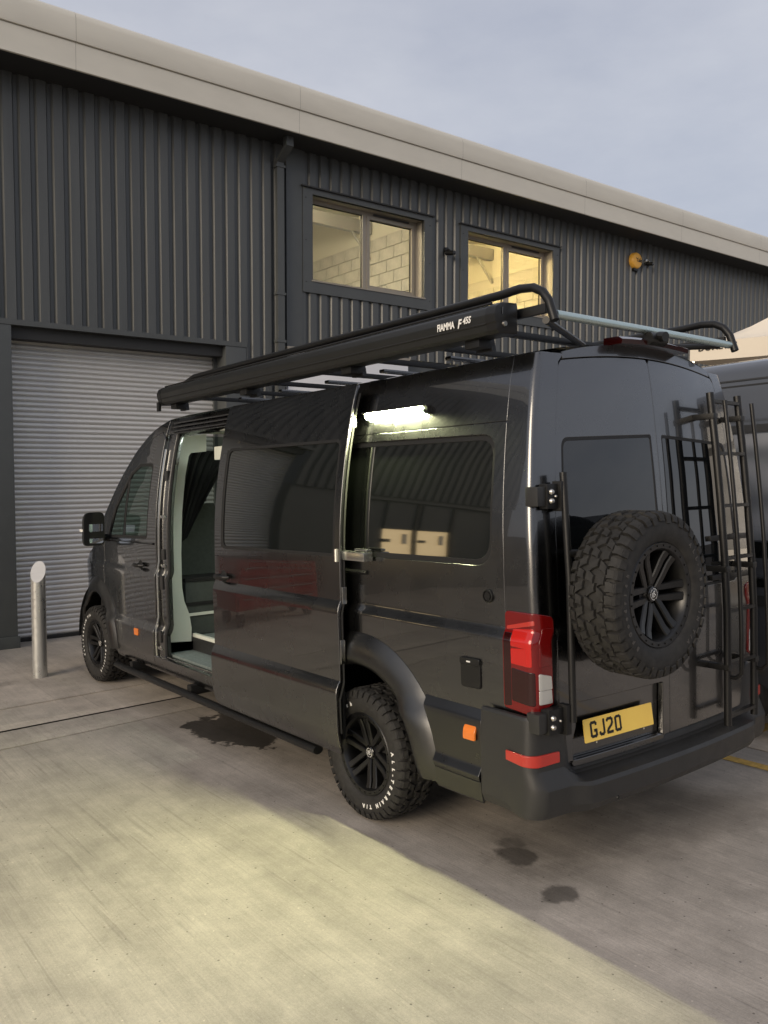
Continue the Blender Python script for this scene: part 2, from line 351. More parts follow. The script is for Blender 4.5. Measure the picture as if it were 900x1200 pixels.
# ------------------------------------------------------------------ building behind the van
BY = -R(1.36)
bld = empty('industrial_unit', (0, 0, ZG), (0, 0, BY))
tag(bld, 'anthracite corrugated industrial unit with beige eaves and two lit upstairs windows behind the van', 'building')
D = 8.0
EAVE = 6.76
PITCH = .19
def clad_sheet(x0, x1, z0, z1, y=D):
    """trapezoidal profile sheet: wide crowns, recessed troughs"""
    pts = []; x = x0
    k0 = math.floor(x0 / PITCH)
    seq = []
    for k in range(k0 - 1, int(x1 / PITCH) + 2):
        b = k * PITCH
        seq += [(b, 0), (b + .100, 0), (b + .120, .036), (b + .160, .036), (b + .184, 0)]
    seq = [(px, d) for px, d in seq]
    out = []
    def at(px):
        for (a, da), (b_, db) in zip(seq, seq[1:]):
            if a <= px <= b_: return da + (db - da) * (px - a) / max(1e-9, b_ - a)
        return 0
    out = [(x0, at(x0))] + [q for q in seq if x0 + 1e-4 < q[0] < x1 - 1e-4] + [(x1, at(x1))]
    b = MB()
    for px, d in out:
        b.v.append(Vector((px, y + d, z0))); b.v.append(Vector((px, y + d, z1)))
    for i in range(len(out) - 1): b.f.append((2 * i, 2 * i + 2, 2 * i + 3, 2 * i + 1))
    return b.build('cladding_sheet', M['clad'], bld, smooth=None)
SW = PITCH * 5
def clad_run(x0, x1, z0, z1):
    k = math.floor(x0 / SW); x = x0
    while x < x1 - 1e-3:
        nx = min(x1, (math.floor(x / SW + 1e-6) + 1) * SW); clad_sheet(x, nx, z0, z1); x = nx
W1 = (3.66, 6.12, 4.73, 6.24); W2 = (6.75, 9.20, 4.73, 6.24)
clad_run(-8.7, -3.85, 2.9, EAVE)
clad_run(-3.85, -.95, 3.90, EAVE)
clad_run(-.95, 2.74, 3.90, EAVE)
clad_run(2.74, W1[0], 2.6, EAVE)
clad_run(W1[0], W1[1], W1[3], EAVE); clad_run(W1[0], W1[1], 3.90, W1[2])
clad_run(W1[1], W2[0], 3.9, EAVE)
clad_run(W2[0], W2[1], W2[3], EAVE); clad_run(W2[0], W2[1], 3.9, W2[2])
clad_run(W2[1], 24, 2.4, EAVE)
# backing wall, plinth
b = MB()
b.box((-5.2, D + .06, -.2), (-3.85, D + .30, 2.92)); b.box((-8.68, D + .06, 2.75), (-5.2, D + .3, 2.95)); b.box((-8.68, D + .06, -.2), (-5.2, D + .3, .9))
b.build('lower_wall', M['flash'], bld, smooth=None)
MB().box((2.76, D + .05, -.2), (24, D + .28, 3.92)).build('lower_wall', M['flash'], bld, smooth=None)
# lintel flashing over the shutter, pilasters
MB().box((-3.9, D - .012, 3.84), (2.74, D + .10, 3.905)).build('lintel_flashing', M['flash'], bld, smooth=None)
MB().box((-.94, D - .004, -.1), (-.345, D + .36, 3.838)).build('pilaster', M['flash'], bld, bevel=.006)
MB().box((-.97, D - .03, .0), (-.325, D + .02, .14)).build('pilaster_base', M['flash'], bld, bevel=.006)
MB().box((2.42, D - .004, -.1), (2.735, D + .36, 3.838)).build('pilaster', M['flash'], bld, bevel=.006)
MB().box((-3.8, D + .10, 3.70), (2.42, D + .36, 3.95)).build('shutter_hood', M['soffit'], bld, smooth=None)
# roller shutter, slat by slat
def slat_mesh():
    b = MB(); prof = []
    P_ = .0636
    for i in range(7):
        t = i / 6; prof.append((-.016 * math.sin(PI * t) ** .8 if 0 < t < 1 else 0, P_ * .06 + t * P_ * .90))
    prof = [(.004, 0)] + prof + [(.004, P_)]
    for x in (-.40, 2.47):
        for y, z in prof: b.v.append(Vector((x, y, z)))
    n = len(prof)
    for i in range(n - 1): b.f.append((i, n + i, n + i + 1, i + 1))
    return b.mesh('shutter_slat', M['shutter'], 50)
sm = slat_mesh()
for i in range(58):
    for x in (0, -3.43):
        link('shutter_slat', sm, None, bld, (x, D + .33 + random.uniform(-.0015, .0015), .04 + i * .0636), (random.gauss(0, R(1.2)), random.gauss(0, R(.02)), 0))
MB().box((-.34, D + .30, .002), (2.42, D + .36, .045)).build('shutter_bottom_bar', M['trim'], bld, bevel=.004)
MB().box((-.345, D + .27, .0), (-.29, D + .37, 3.7)).build('shutter_guide', M['flash'], bld, smooth=None)
MB().box((2.37, D + .27, .0), (2.421, D + .37, 3.7)).build('shutter_guide', M['flash'], bld, smooth=None)
# eaves: soffit, lower fascia band, upper rolled band
MB().box((-8.7, D - .52, EAVE - .012), (24, D + .12, EAVE + .02)).build('soffit', M['soffit'], bld, smooth=None)
def fascia_run(x0, x1, jit):
    prof = [(-.50, 6.74), (-.522, 6.745), (-.525, 7.045), (-.505, 7.05)]
    b = MB().loft([[Vector((x, D + y, z)) for y, z in prof] for x in (x0 + .0014, x1 - .0014)], closed=False); b.build('fascia_panel', M['fascia'], bld, smooth=None)
    prof = [(-.50, 7.052), (-.545, 7.056), (-.552, 7.08), (-.552, 7.30), (-.54, 7.36), (-.50, 7.40), (-.42, 7.425), (-.1, 7.44)]
    b = MB().loft([[Vector((x, D + y, z)) for y, z in prof] for x in (x0 + .0014, x1 - .0014)], closed=False); b.build('eaves_trim', M['fascia'], bld, smooth=40)
x = -8.7
while x < 24: fascia_run(x, min(24, x + 3.0), 0); x += 3.0
MB().box((-8.7, D - .48, 6.77), (24, D + .1, 7.38)).build('eaves_core', M['soffit'], bld, smooth=None)
# main roof and body behind so nothing shows through
MB().box((-8.68, D + .05, -.2), (-8.5, D + 14, 7.4)).build('gable_wall', M['clad'], bld, smooth=None)
b = MB(); b.add([(-8.7, D - .3, 7.42), (24, D - .3, 7.42), (24, D + 14, 8.6), (-8.7, D + 14, 8.6)], [(0, 1, 2, 3)]); b.build('roof', M['flash'], bld, smooth=None)
# downpipe
b = MB(); b.box((3.20, D - .085, 2.6), (3.31, D - .02, 6.45)); b.loft([[Vector((x, y + dy, z)) for x, dy in ((3.20, -.05), (3.31, -.05), (3.31, .05), (3.20, .05))] for y, z in ((D - .034, 6.40), (D - .034, 6.47), (D - .30, 6.62), (D - .30, 6.76))]); b.build('downpipe', M['flash'], bld, smooth=None)
for z in (6.40, 4.62, 3.95): MB().box((3.18, D - .095, z), (3.33, D + .0, z + .035)).build('pipe_bracket', M['flash'], bld, smooth=None)
# corner flashing strips beside pipe
MB().box((3.39, D - .008, 3.9), (3.655, D - .002, EAVE)).build('flashing_strip', M['flash'], bld, smooth=None)
# screws on cladding
def window(wx0, wx1, wz0, wz1, warm):
    """flashing surround, reveal, frame with two lights, glass and the room behind"""
    fw = .165; ox0, ox1, oz0, oz1 = wx0 + fw, wx1 - fw, wz0 + .185, wz1 - .085
    b = MB()
    b.box((wx0, D - .022, wz0), (ox0, D + .05, wz1)); b.box((ox1, D - .022, wz0), (wx1, D + .05, wz1)); b.box((ox0, D - .022, wz0), (ox1, D + .05, oz0)); b.box((ox0, D - .022, oz1), (ox1, D + .05, wz1))
    w = b.build('window', M['flash'], bld, smooth=None)
    MB().box((wx0 - .03, D - .06, wz1 - .004), (wx1 + .03, D + .03, wz1 + .016)).build('head_drip', M['soffit'], w, smooth=None)
    rv = MB(); dd = .26
    rv.box((ox0 - .02, D + .0, oz0), (ox0, D + dd, oz1)); rv.box((ox1, D + .0, oz0), (ox1 + .02, D + dd, oz1)); rv.box((ox0 - .02, D + .0, oz1), (ox1 + .02, D + dd, oz1 + .02)); rv.box((ox0 - .02, D - .035, oz0 - .02), (ox1 + .02, D + dd, oz0 + .0))
    rv.build('reveal', M['winframe'], w, smooth=None)
    fy0, fy1 = D + .19, D + .25; f = .055; mid = (ox0 + ox1) / 2 + .02
    fr = MB(); fr.box((ox0, fy0, oz0), (ox0 + f, fy1, oz1)); fr.box((ox1 - f, fy0, oz0), (ox1, fy1, oz1)); fr.box((ox0 + f, fy0, oz0), (ox1 - f, fy1, oz0 + f)); fr.box((ox0 + f, fy0, oz1 - f), (ox1 - f, fy1, oz1)); fr.box((mid - .04, fy0, oz0 + f), (mid + .04, fy1, oz1 - f))
    fr.build('frame', M['winframe'], w, smooth=None)
    sa = MB(); a0, a1 = mid + .04, ox1 - f; z0, z1 = oz0 + f, oz1 - f; g = .05; sy0, sy1 = fy0 - .014, fy1 - .01
    sa.box((a0, sy0, z0), (a0 + g, sy1, z1)); sa.box((a1 - g, sy0, z0), (a1, sy1, z1)); sa.box((a0 + g, sy0, z0), (a1 - g, sy1, z0 + g)); sa.box((a0 + g, sy0, z1 - g), (a1 - g, sy1, z1))
    sa.build('sash', M['winframe'], w, smooth=None)
    MB().box((a0 + .12, sy0 - .015, oz1 - .042), (a1 - .12, sy0, oz1 - .018)).build('trickle_vent', M['trim'], w, smooth=None)
    for p0, p1 in ((ox0 + f, mid - .04), (a0 + g, a1 - g)):
        q = MB(); q.add([(p0, D + .222, z0 if p0 < mid else z0 + g), (p1, D + .222, z0 if p0 < mid else z0 + g), (p1, D + .222, z1 if p0 < mid else z1 - g), (p0, D + .222, z1 if p0 < mid else z1 - g)], [(0, 1, 2, 3)])
        q.build('pane', M['winglass'], w, smooth=None)
        ed = MB(); e = .012
        zz0, zz1 = (z0, z1) if p0 < mid else (z0 + g, z1 - g)
        ed.box((p0, D + .21, zz0), (p0 + e, D + .235, zz1)); ed.box((p1 - e, D + .21, zz0), (p1, D + .235, zz1)); ed.box((p0 + e, D + .21, zz1 - e), (p1 - e, D + .235, zz1)); ed.box((p0 + e, D + .21, zz0), (p1 - e, D + .235, zz0 + e))
        ed.build('gasket', M['rubberseal'], w, smooth=None)
    for zx in range(3):
        for xx in (wx0 + .05, wx1 - .05):
            MB().lathe([(.0005, .006), (.008, .005), (.010, 0)], 8, mat=Matrix.Translation((xx, D - .022, wz0 + .15 + zx * (wz1 - wz0 - .3) / 2)) @ Matrix.Rotation(R(90), 4, 'X')).build('screw', M['soffit'], w)
    return w
window(*W1, 0); window(*W2, 1)
def room(x0, x1, ztop, wallz, lampx, power_mat):
    y0, y1 = D + .28, D + 4.6
    b = MB(); b.add([(x0, y0, 3.95), (x1, y0, 3.95), (x1, y1, 3.95), (x0, y1, 3.95)], [(0, 1, 2, 3)]); b.build('room_floor', M['carpet'], bld, smooth=None)
    b = MB(); b.add([(x0, y0, 6.45), (x1, y0, 6.45), (x1, y1, 7.30), (x0, y1, 7.30)], [(0, 1, 2, 3)]); b.build('room_ceiling', M['roomwhite'], bld, smooth=None)
    b = MB(); b.box((x0 - .05, y0, 3.9), (x0, y1, 7.35)); b.box((x1 + .02, y0, 3.9), (x1 + .07, y1, 7.35)); b.box((x0, y1 + .02, 3.9), (x1, y1 + .07, 7.35)); b.build('room_wall', M['mortar'], bld, smooth=None)
    # plastered upper strip of the party wall, blocks below
    b = MB(); b.add([(x1, y0, wallz), (x1, y0, 7.3), (x1, y1, 7.3), (x1, y1, wallz)], [(0, 1, 2, 3)]); b.build('upper_lining', M['roomwhite'], bld, smooth=None)
    b = MB(); b.add([(x0, y1, wallz), (x0, y1, 7.3), (x1, y1, 7.3), (x1, y1, wallz)], [(0, 1, 2, 3)]); b.build('upper_lining', M['roomwhite'], bld, smooth=None)
    bm_ = MB().box((0, 0, 0), (.03, .432, .207)).mesh('wall_block', M['block'], None, True, .004)
    bm2 = MB().box((0, 0, 0), (.432, .03, .207)).mesh('wall_block', M['block'], None, True, .004)
    z = 4.4; row = 0
    while z + .207 < wallz + .01:
        y = y0 + (.22 if row % 2 else 0)
        while y + .432 < y1: link('wall_block', bm_, None, bld, (x1 - .010, y, z)); y += .442
        xx = x0 + (.22 if row % 2 else 0)
        while xx + .432 < x1: link('wall_block', bm2, None, bld, (xx, y1 - .010, z)); xx += .442
        z += .217; row += 1
    MB().box((x0 + .1, y0 + 1.75, 6.46), (x1 - .02, y0 + 1.87, 6.68)).build('roof_beam', M['steelbeam'], bld, smooth=None)
    t = MB().tube([(x1 - .45, y0 + 1.8, 6.48), (x1 - .03, y0 + 1.8, 6.0)], .025, 6).build('beam_brace', M['steelbeam'], bld)
    lm = MB().box((x0 + .15, y0 + .35, 6.36), (x0 + .30, y0 + 1.75, 6.42)).build('strip_lamp', power_mat, bld, smooth=None)
room(3.2, 6.42, 7.0, 6.36, 4.4, M['roomlamp'])
M['roomlamp2'] = material('room_lamp_bright', (.9, .9, .9), rough=.4, emit=(1.0, .76, .34), es=170)
room(6.56, 9.55, 7.0, 6.10, 7.8, M['roomlamp2'])
# white panel added in place of a white-framed window, between awning and van roof
MB().box((3.38, D - .05, 2.7), (5.6, D + .04, 3.87)).build('window_standin', M['standinwhite'], bld, bevel=.006)
MB().box((3.36, D - .07, 3.86), (5.62, D + .04, 3.91)).build('window_standin_trim', M['winframe'], bld, smooth=None)
# lit entrance glazing to the left of the shutter (seen mirrored in the van's side)
for gx0, gx1 in ((-6.35, -5.7), (-7.2, -6.5)):
    pw = MB().box((gx0, D + .16, .95), (gx1, D + .18, 1.80)).build('entrance_pane', M['litglass'], bld, smooth=None)
    MB().box((gx0 + .12, D + .13, 1.25), (gx0 + .22, D + .155, 1.62)).build('door_notice', M['roomwhite'], bld, smooth=None)
    MB().box((gx1 - .16, D + .12, 1.30), (gx1 - .0, D + .155, 1.40)).build('door_closer', M['flash'], bld, smooth=None)
    MB().box((gx0 - .08, D + .10, .9), (gx0, D + .2, 2.75)).build('entrance_frame', M['soffit'], bld, smooth=None)
    MB().box((gx0, D + .12, 1.80), (gx1, D + .2, 2.75)).build('entrance_panel', M['flash'], bld, smooth=None)
MB().box((-8.6, D + .15, .9), (-7.28, D + .2, 2.75)).build('entrance_panel', M['flash'], bld, smooth=None)
MB().box((-5.7, D + .15, .9), (-5.2, D + .2, 2.75)).build('entrance_panel', M['flash'], bld, smooth=None)

# alarm box and cameras fixed to the cladding
def on_wall(x, z): 
    p = Matrix.Rotation(BY, 4, 'Z') @ Vector((x, D, z)); return (p.x, p.y, p.z + ZG)
al = empty('alarm_box', on_wall(11.47, 6.33), (0, 0, BY)); tag(al, 'round yellow alarm box high on the corrugated wall', 'alarm box')
b = MB(); mt_ = Matrix.Rotation(R(90), 4, 'X'); b.lathe([(.001, .10), (.10, .098), (.145, .085), (.16, .06), (.165, 0)], 28, mat=mt_); b.build('cover', M['yellowbox'], al, smooth=40)
b = MB(); b.box((-.07, -.06, -.20), (.07, 0, -.13)); b.build('sounder', M['black'], al, bevel=.01)
tm = text_mesh('Yale', .11, .001, .002, align='CENTER'); tm.materials.append(M['platetext']); link('lettering', tm, None, al, (.03, -.104, -.03), (R(90), 0, 0))
def cctv(x, z, lab, mt1, s=1.0):
    c = empty('security_camera', on_wall(x, z), (0, 0, BY)); tag(c, lab, 'camera', 'security cameras on the cladding')
    MB().lathe([(.001, .03), (.045 * s, .028), (.05 * s, 0)], 16, mat=Matrix.Rotation(R(90), 4, 'X')).build('wall_plate', mt1, c)
    MB().tube([(0, -.02, 0), (0, -.07, -.005), (.01, -.09, -.03)], .014, 8).build('arm', mt1, c)
    MB().tube([(-.01, -.02, -.05), (.02, -.18 * s, -.075)], [.042 * s, .038 * s], 14).build('housing', M['black'], c)
    MB().lathe([(.001, .004), (.026, .003), (.03, 0)], 14, mat=Matrix.Translation((.02, -.182 * s, -.075)) @ Matrix.Rotation(R(100), 4, 'X')).build('lens', M['blackgloss'], c)
cctv(6.44, 5.76, 'small black security camera between the two upstairs windows', M['black'])
cctv(11.86, 6.38, 'small security camera just right of the yellow alarm box', M['bolt'], .9)

# row of units across the yard, behind the camera: the rear doors mirror it
opp = empty('industrial_unit', (0, 0, 7 * SA)); tag(opp, 'low dark unit across the yard, mirrored in the rear doors', 'building')
b = MB(); b.box((-30, -34, 0), (34, -27, 4.6)); b.build('wall', M['clad'], opp, smooth=None)
b = MB(); b.add([(-30, -26.7, 4.6), (34, -26.7, 4.6), (34, -30.5, 5.6), (-30, -30.5, 5.6), (-30, -34, 4.6), (34, -34, 4.6)], [(0, 1, 2, 3), (3, 2, 5, 4)]); b.build('roof', M['soffit'], opp, smooth=None)
for x in (-18, -8, 2, 12, 22): MB().box((x, -26.99, .02), (x + 4, -26.9, 3.6)).build('shutter_door', M['shutter'], opp, smooth=None)
for x in (-3.5, 7.2, 8.6): MB().box((x, -26.99, 2.2), (x + 1.0, -26.93, 3.0)).build('pane', M['litglass'], opp, smooth=None)

# ------------------------------------------------------------------ bollard
bo = empty('bollard', (-.36, 6.40, ZG)); tag(bo, 'stainless steel bollard with slanted top beside the roller shutter', 'bollard')
b = MB(); n = 32; rr = .072
lo = []; hi = []
for i in range(n):
    a = 2 * PI * i / n; x, y = rr * math.cos(a), rr * math.sin(a)
    lo.append(Vector((x, y, -.02))); hi.append(Vector((x, y, 1.09 + (y * 1.25 + x * .7))))
b.add(lo + hi, [(i, (i + 1) % n, n + (i + 1) % n, n + i) for i in range(n)])
b.build('post', M['bollard'], bo, smooth=60)
b = MB(); hi2 = [p + Vector((0, 0, .001)) for p in hi]; b.add(hi2, [tuple(range(n))]); b.build('slanted_cap', M['shutter'], bo, smooth=None)

# ------------------------------------------------------------------ the van: body surface in its own frame (x right, y forward, z up; origin under rear left corner)
van = empty('camper_van', (0, 0, 0), (-A, 0, 0))
tag(van, 'dark grey high-roof camper van with open sliding door, roof awning and rear spare wheel', 'van')
XC = 1.02; RC = .042; Y0 = .03; LC = RC * PI / 2
def table(kn, sig, lo, hi, st=.002):
    n = int((hi - lo) / st) + 1; raw = []
    for i in range(n):
        z = lo + i * st
        if z <= kn[0][0]: raw.append(kn[0][1]); continue
        if z >= kn[-1][0]: raw.append(kn[-1][1]); continue
        for (a, va), (b_, vb) in zip(kn, kn[1:]):
            if a <= z <= b_: raw.append(va + (vb - va) * (z - a) / (b_ - a)); break
    w = int(3 * sig / st); ker = [math.exp(-.5 * (k * st / sig) ** 2) for k in range(-w, w + 1)]; ks = sum(ker)
    sm_ = [sum(ker[k + w] * raw[min(n - 1, max(0, i + k))] for k in range(-w, w + 1)) / ks for i in range(n)]
    def f(z):
        t = (z - lo) / st; i = max(0, min(n - 2, int(t))); u = min(1, max(0, t - i)); return sm_[i] * (1 - u) + sm_[i + 1] * u
    return f
dSl = table([(.36, .05), (.44, .016), (.52, .0), (.735, -.004), (.785, .028), (1.0, .025), (1.215, .021), (1.260, .044), (1.36, .043), (1.9, .043)], .007, .2, 2.9)
dSu = table([(1.0, .040), (1.45, .042), (1.7, .048), (1.9, .065), (2.1, .093), (2.3, .131), (2.45, .167), (2.52, .189), (2.58, .222), (2.75, .26)], .06, .2, 2.9)
def dS(z):
    t = min(1, max(0, (z - 1.36) / .14)); t = t * t * (3 - 2 * t); return dSl(z) * (1 - t) + dSu(z) * t
dR = table([(.3, 0), (1.2, .0), (1.6, .018), (2.0, .05), (2.4, .092), (2.6, .122), (2.7, .15)], .05, .2, 2.9)
def sx(x): return 2 * RC - LC - x
def sy(y): return y - Y0
def P(s, z):
    if s >= RC: x, y = 0., s
    elif s > RC - LC:
        th = (RC - s) / RC; x, y = RC - RC * math.cos(th), RC - RC * math.sin(th)
    else: x, y = RC + (RC - LC - s), 0.
    y += Y0
    if x > .03: y -= .055 * (1 - ((x - XC) / (XC - .03)) ** 2)
    t = max(0, y - 4.8); x += .045 * t * t
    if y > 6.2: x += .5 * (y - 6.2) ** 2
    if y > 4.6 and z > 1.4: x += (y - 4.6) * (z - 1.4) * .10
    k = dS(z); 
    x = XC + (x - XC) * (1 - k / XC)
    y += dR(z) * max(0, 1 - y / .8) ** 1.2 if y > 0 else dR(z)
    return Vector((x, y, z))
def PN(s, z):
    e = .0015
    a = P(s + e, z) - P(s - e, z); b_ = P(s, z + e) - P(s, z - e)
    n = a.cross(b_); n.normalize()
    # outward: at the side +s is +y, +z up -> y x z = +x, so flip
    return -n
def panel(name, outline, holes=(), off=0, mat=None, parent=None, depth=.022, rim=.0035, mirror=False, zs=.03, ss=.12, surf=None, nrm=None):
    surf = surf or P; nrm = nrm or PN
    loops = [[Vector((a, b_, 0)) for a, b_ in outline]] + [[Vector((a, b_, 0)) for a, b_ in h] for h in holes]
    tris = geometry.tessellate_polygon(loops); flat = [p for l in loops for p in l]
    bm = bmesh.new(); bv = [bm.verts.new(p) for p in flat]
    for t in tris:
        try: bm.faces.new([bv[i] for i in t])
        except ValueError: pass
    bmesh.ops.dissolve_degenerate(bm, dist=1e-6, edges=bm.edges)
    s0 = min(p.x for p in flat); s1 = max(p.x for p in flat); z0 = min(p.y for p in flat); z1 = max(p.y for p in flat)
    cuts = []
    z = math.ceil(z0 / zs) * zs
    while z < z1: cuts.append(((0, z, 0), (0, 1, 0))); z += zs
    for zf in (.735, .785, 1.215, 1.260):
        for d in (-.02, -.01, 0, .01, .02):
            if z0 < zf + d < z1: cuts.append(((0, zf + d + .0003, 0), (0, 1, 0)))
    s = s0 + .001
    sl = []
    v = RC - LC
    while v <= RC + .001: sl.append(v); v += LC / 10
    v = RC + .04
    while v < s1: sl.append(v); v += ss
    v = RC - LC - .02
    while v > s0: sl.append(v); v -= .06
    for v in sl:
        if s0 < v < s1: cuts.append(((v, 0, 0), (1, 0, 0)))
    for co, no_ in cuts:
        bmesh.ops.bisect_plane(bm, geom=bm.verts[:] + bm.edges[:] + bm.faces[:], dist=1e-6, plane_co=co, plane_no=no_)
    bmesh.ops.remove_doubles(bm, verts=bm.verts, dist=1e-5)
    diag = [e for e in bm.edges if len(e.link_faces) == 2 and abs(e.verts[0].co.x - e.verts[1].co.x) > 2e-5 and abs(e.verts[0].co.y - e.verts[1].co.y) > 2e-5]
    bmesh.ops.dissolve_edges(bm, edges=diag, use_verts=False)
    bm.verts.index_update()
    uv = [(v.co.x, v.co.y) for v in bm.verts]
    pos = [surf(*q) for q in uv]; nor = [nrm(*q) for q in uv]
    V = [p + n * off for p, n in zip(pos, nor)]; NN = list(nor)
    F = []
    for f in bm.faces:
        ids = [v.index for v in f.verts]
        ar = sum(uv[ids[i - 1]][0] * uv[ids[i]][1] - uv[ids[i]][0] * uv[ids[i - 1]][1] for i in range(len(ids)))
        if abs(ar) < 1e-10: continue
        if ar > 0: ids.reverse()
        F.append(ids)
    if depth:
        from collections import defaultdict
        ec = defaultdict(list)
        for f in F:
            for i in range(len(f)): ec[frozenset((f[i], f[(i + 1) % len(f)]))].append((f[i], f[(i + 1) % len(f)]))
        bd = [l[0] for l in ec.values() if len(l) == 1]
        o_ = defaultdict(lambda: Vector((0, 0, 0)))
        for a, b_ in bd:
            e = V[b_] - V[a]; o = e.cross(nor[a])
            if o.length > 1e-9:
                o.normalize(); w = min(e.length, .02); o_[a] += o * w; o_[b_] += o * w
        idx1 = {}; idx2 = {}
        for i in list(o_.keys()):
            o = o_[i].normalized() if o_[i].length > 1e-9 else nor[i]
            idx1[i] = len(V); V.append(V[i] - nor[i] * rim + o * rim); NN.append((o * .9 + nor[i] * .25).normalized())
            idx2[i] = len(V); V.append(V[i] - nor[i] * depth + o * rim); NN.append(o)
        for a, b_ in bd:
            F.append([b_, a, idx1[a], idx1[b_]]); F.append([idx1[b_], idx1[a], idx2[a], idx2[b_]])
    bm.free()
    if mirror:
        V = [Vector((2 * XC - p.x, p.y, p.z)) for p in V]; NN = [Vector((-n.x, n.y, n.z)) for n in NN]; F = [list(reversed(f)) for f in F]
    me = bpy.data.meshes.new(name); me.from_pydata(V, [], F)
    for p in me.polygons: p.use_smooth = True
    me.update()
    me.normals_split_custom_set_from_vertices([tuple(n) for n in NN])
    return link(name, me, mat, parent or van)
def yz(pts): return [(sy(a), b_) for a, b_ in pts]
def xz(pts): return [(sx(a), b_) for a, b_ in pts]
def arc(cy, cz, r, a0, a1, n=16): return [(cy + r * math.cos(R(a0 + (a1 - a0) * i / n)), cz + r * math.sin(R(a0 + (a1 - a0) * i / n))) for i in range(n + 1)]
RW = (1.35, .385); FW = (5.84, .415)

# --- rear quarter: lower panel with arch cut and window hole, upper panel
qw = rounded([(.30, 1.545), (.285, 2.195), (1.95, 2.215), (1.95, 1.535)], [.13, .11, .05, .05])
arch_r = arc(RW[0], RW[1], .62, 180, 0, 24)   # front to rear over the top, at z = wheel centre
lowq = [(2.46, .46), (2.46, 2.246), (.222, 2.246), (.222, 1.352), (.222, .46), (RW[0] - .615, .46)] + arch_r + [(RW[0] + .615, .46)]
qp = panel('quarter_panel', yz(lowq), [yz(qw)], mat=M['paint'])
qg = rounded([(.295, 1.54), (.28, 2.20), (1.955, 2.22), (1.955, 1.53)], [.13, .11, .05, .05])
qwo = panel('quarter_window', yz(qg), off=-.018, mat=M['privacy'], depth=0)
# pressed shelf under the window and black seal ring
ring_o = rounded([(.300, 1.550), (.286, 2.193), (1.94, 2.212), (1.94, 1.54)], [.13, .11, .05, .05]); ring_i = rounded([(.325, 1.575), (.313, 2.168), (1.92, 2.188), (1.92, 1.565)], [.115, .10, .05, .05])
panel('window_seal', yz(ring_o), [yz(ring_i)], off=-.013, mat=M['rubberseal'], parent=qwo, depth=.004, rim=.002)
panel('upper_side_panel', yz([(.222, 2.254), (2.46, 2.254), (2.46, 2.572), (.222, 2.572)]), mat=M['paint'])
# door rail along the quarter, fuel cap, vent flap, marker
rail = [P(sy(y), 1.45) + PN(sy(y), 1.45) * .004 for y in (1.30, 1.6, 2.0, 2.44)]
MB().tube(rail, .014, 6).build('door_rail', M['blackgloss'], van)
def disc(name, y, z, r, h, mt, n=24):
    c = P(sy(y), z); nn_ = PN(sy(y), z); q = nn_.to_track_quat('Z', 'Y').to_matrix().to_4x4(); q.translation = c
    return MB().lathe([(.0005, h), (r * .55, h), (r * .6, h * .5), (r * .75, h * .5), (r * .8, h), (r * .95, h * .9), (r, 0)], n, mat=q).build(name, mt, van)
disc('filler_cap', .325, 1.405, .034, .012, M['black'])
panel('vent_flap', yz(rounded([(.375, .945), (.375, 1.088), (.505, 1.085), (.505, .942)], .015, 3)), off=.010, mat=M['black'], depth=.012)
panel('vent_lip', yz(rounded([(.375, 1.06), (.375, 1.088), (.505, 1.085), (.505, 1.057)], .006, 2)), off=.016, mat=M['black'], depth=.012)
MB().box((-.002, .43, 1.069), (.002, .455, 1.076)).build('vent_tag', M['white'], van, smooth=None, loc=(.007, 0, 0))

# --- D pillar round the corner, with the lamp cut out
LZ0, LZ1 = .895, 1.342
dp = [(sx(.150), .862), (sy(.330), .862), (sy(.330), .875), (sy(.216), .885), (sy(.216), 2.572), (sx(.165), 2.555)]
lamp_o = rounded([(sx(.112), LZ0 + .03), (sy(.040), LZ0 - .012), (sy(.212), LZ0), (sy(.212), LZ1), (sy(.040), LZ1), (sx(.105), LZ1 - .02)], [.012, .0, .015, .02, 0, .02], 3)
dpil = panel('rear_pillar', [(sx(.150), .862), (sy(.216), .862), (sy(.216), 2.572), (sy(.10), 2.572), (sx(.20), 2.575), (sx(.165), 2.535)], [lamp_o], mat=M['paint'])
panel('rear_pillar', [(sx(.150), .862), (sy(.216), .862), (sy(.216), 2.572), (sy(.10), 2.572), (sx(.20), 2.575), (sx(.165), 2.535)], [lamp_o], mat=M['paint'], mirror=True)
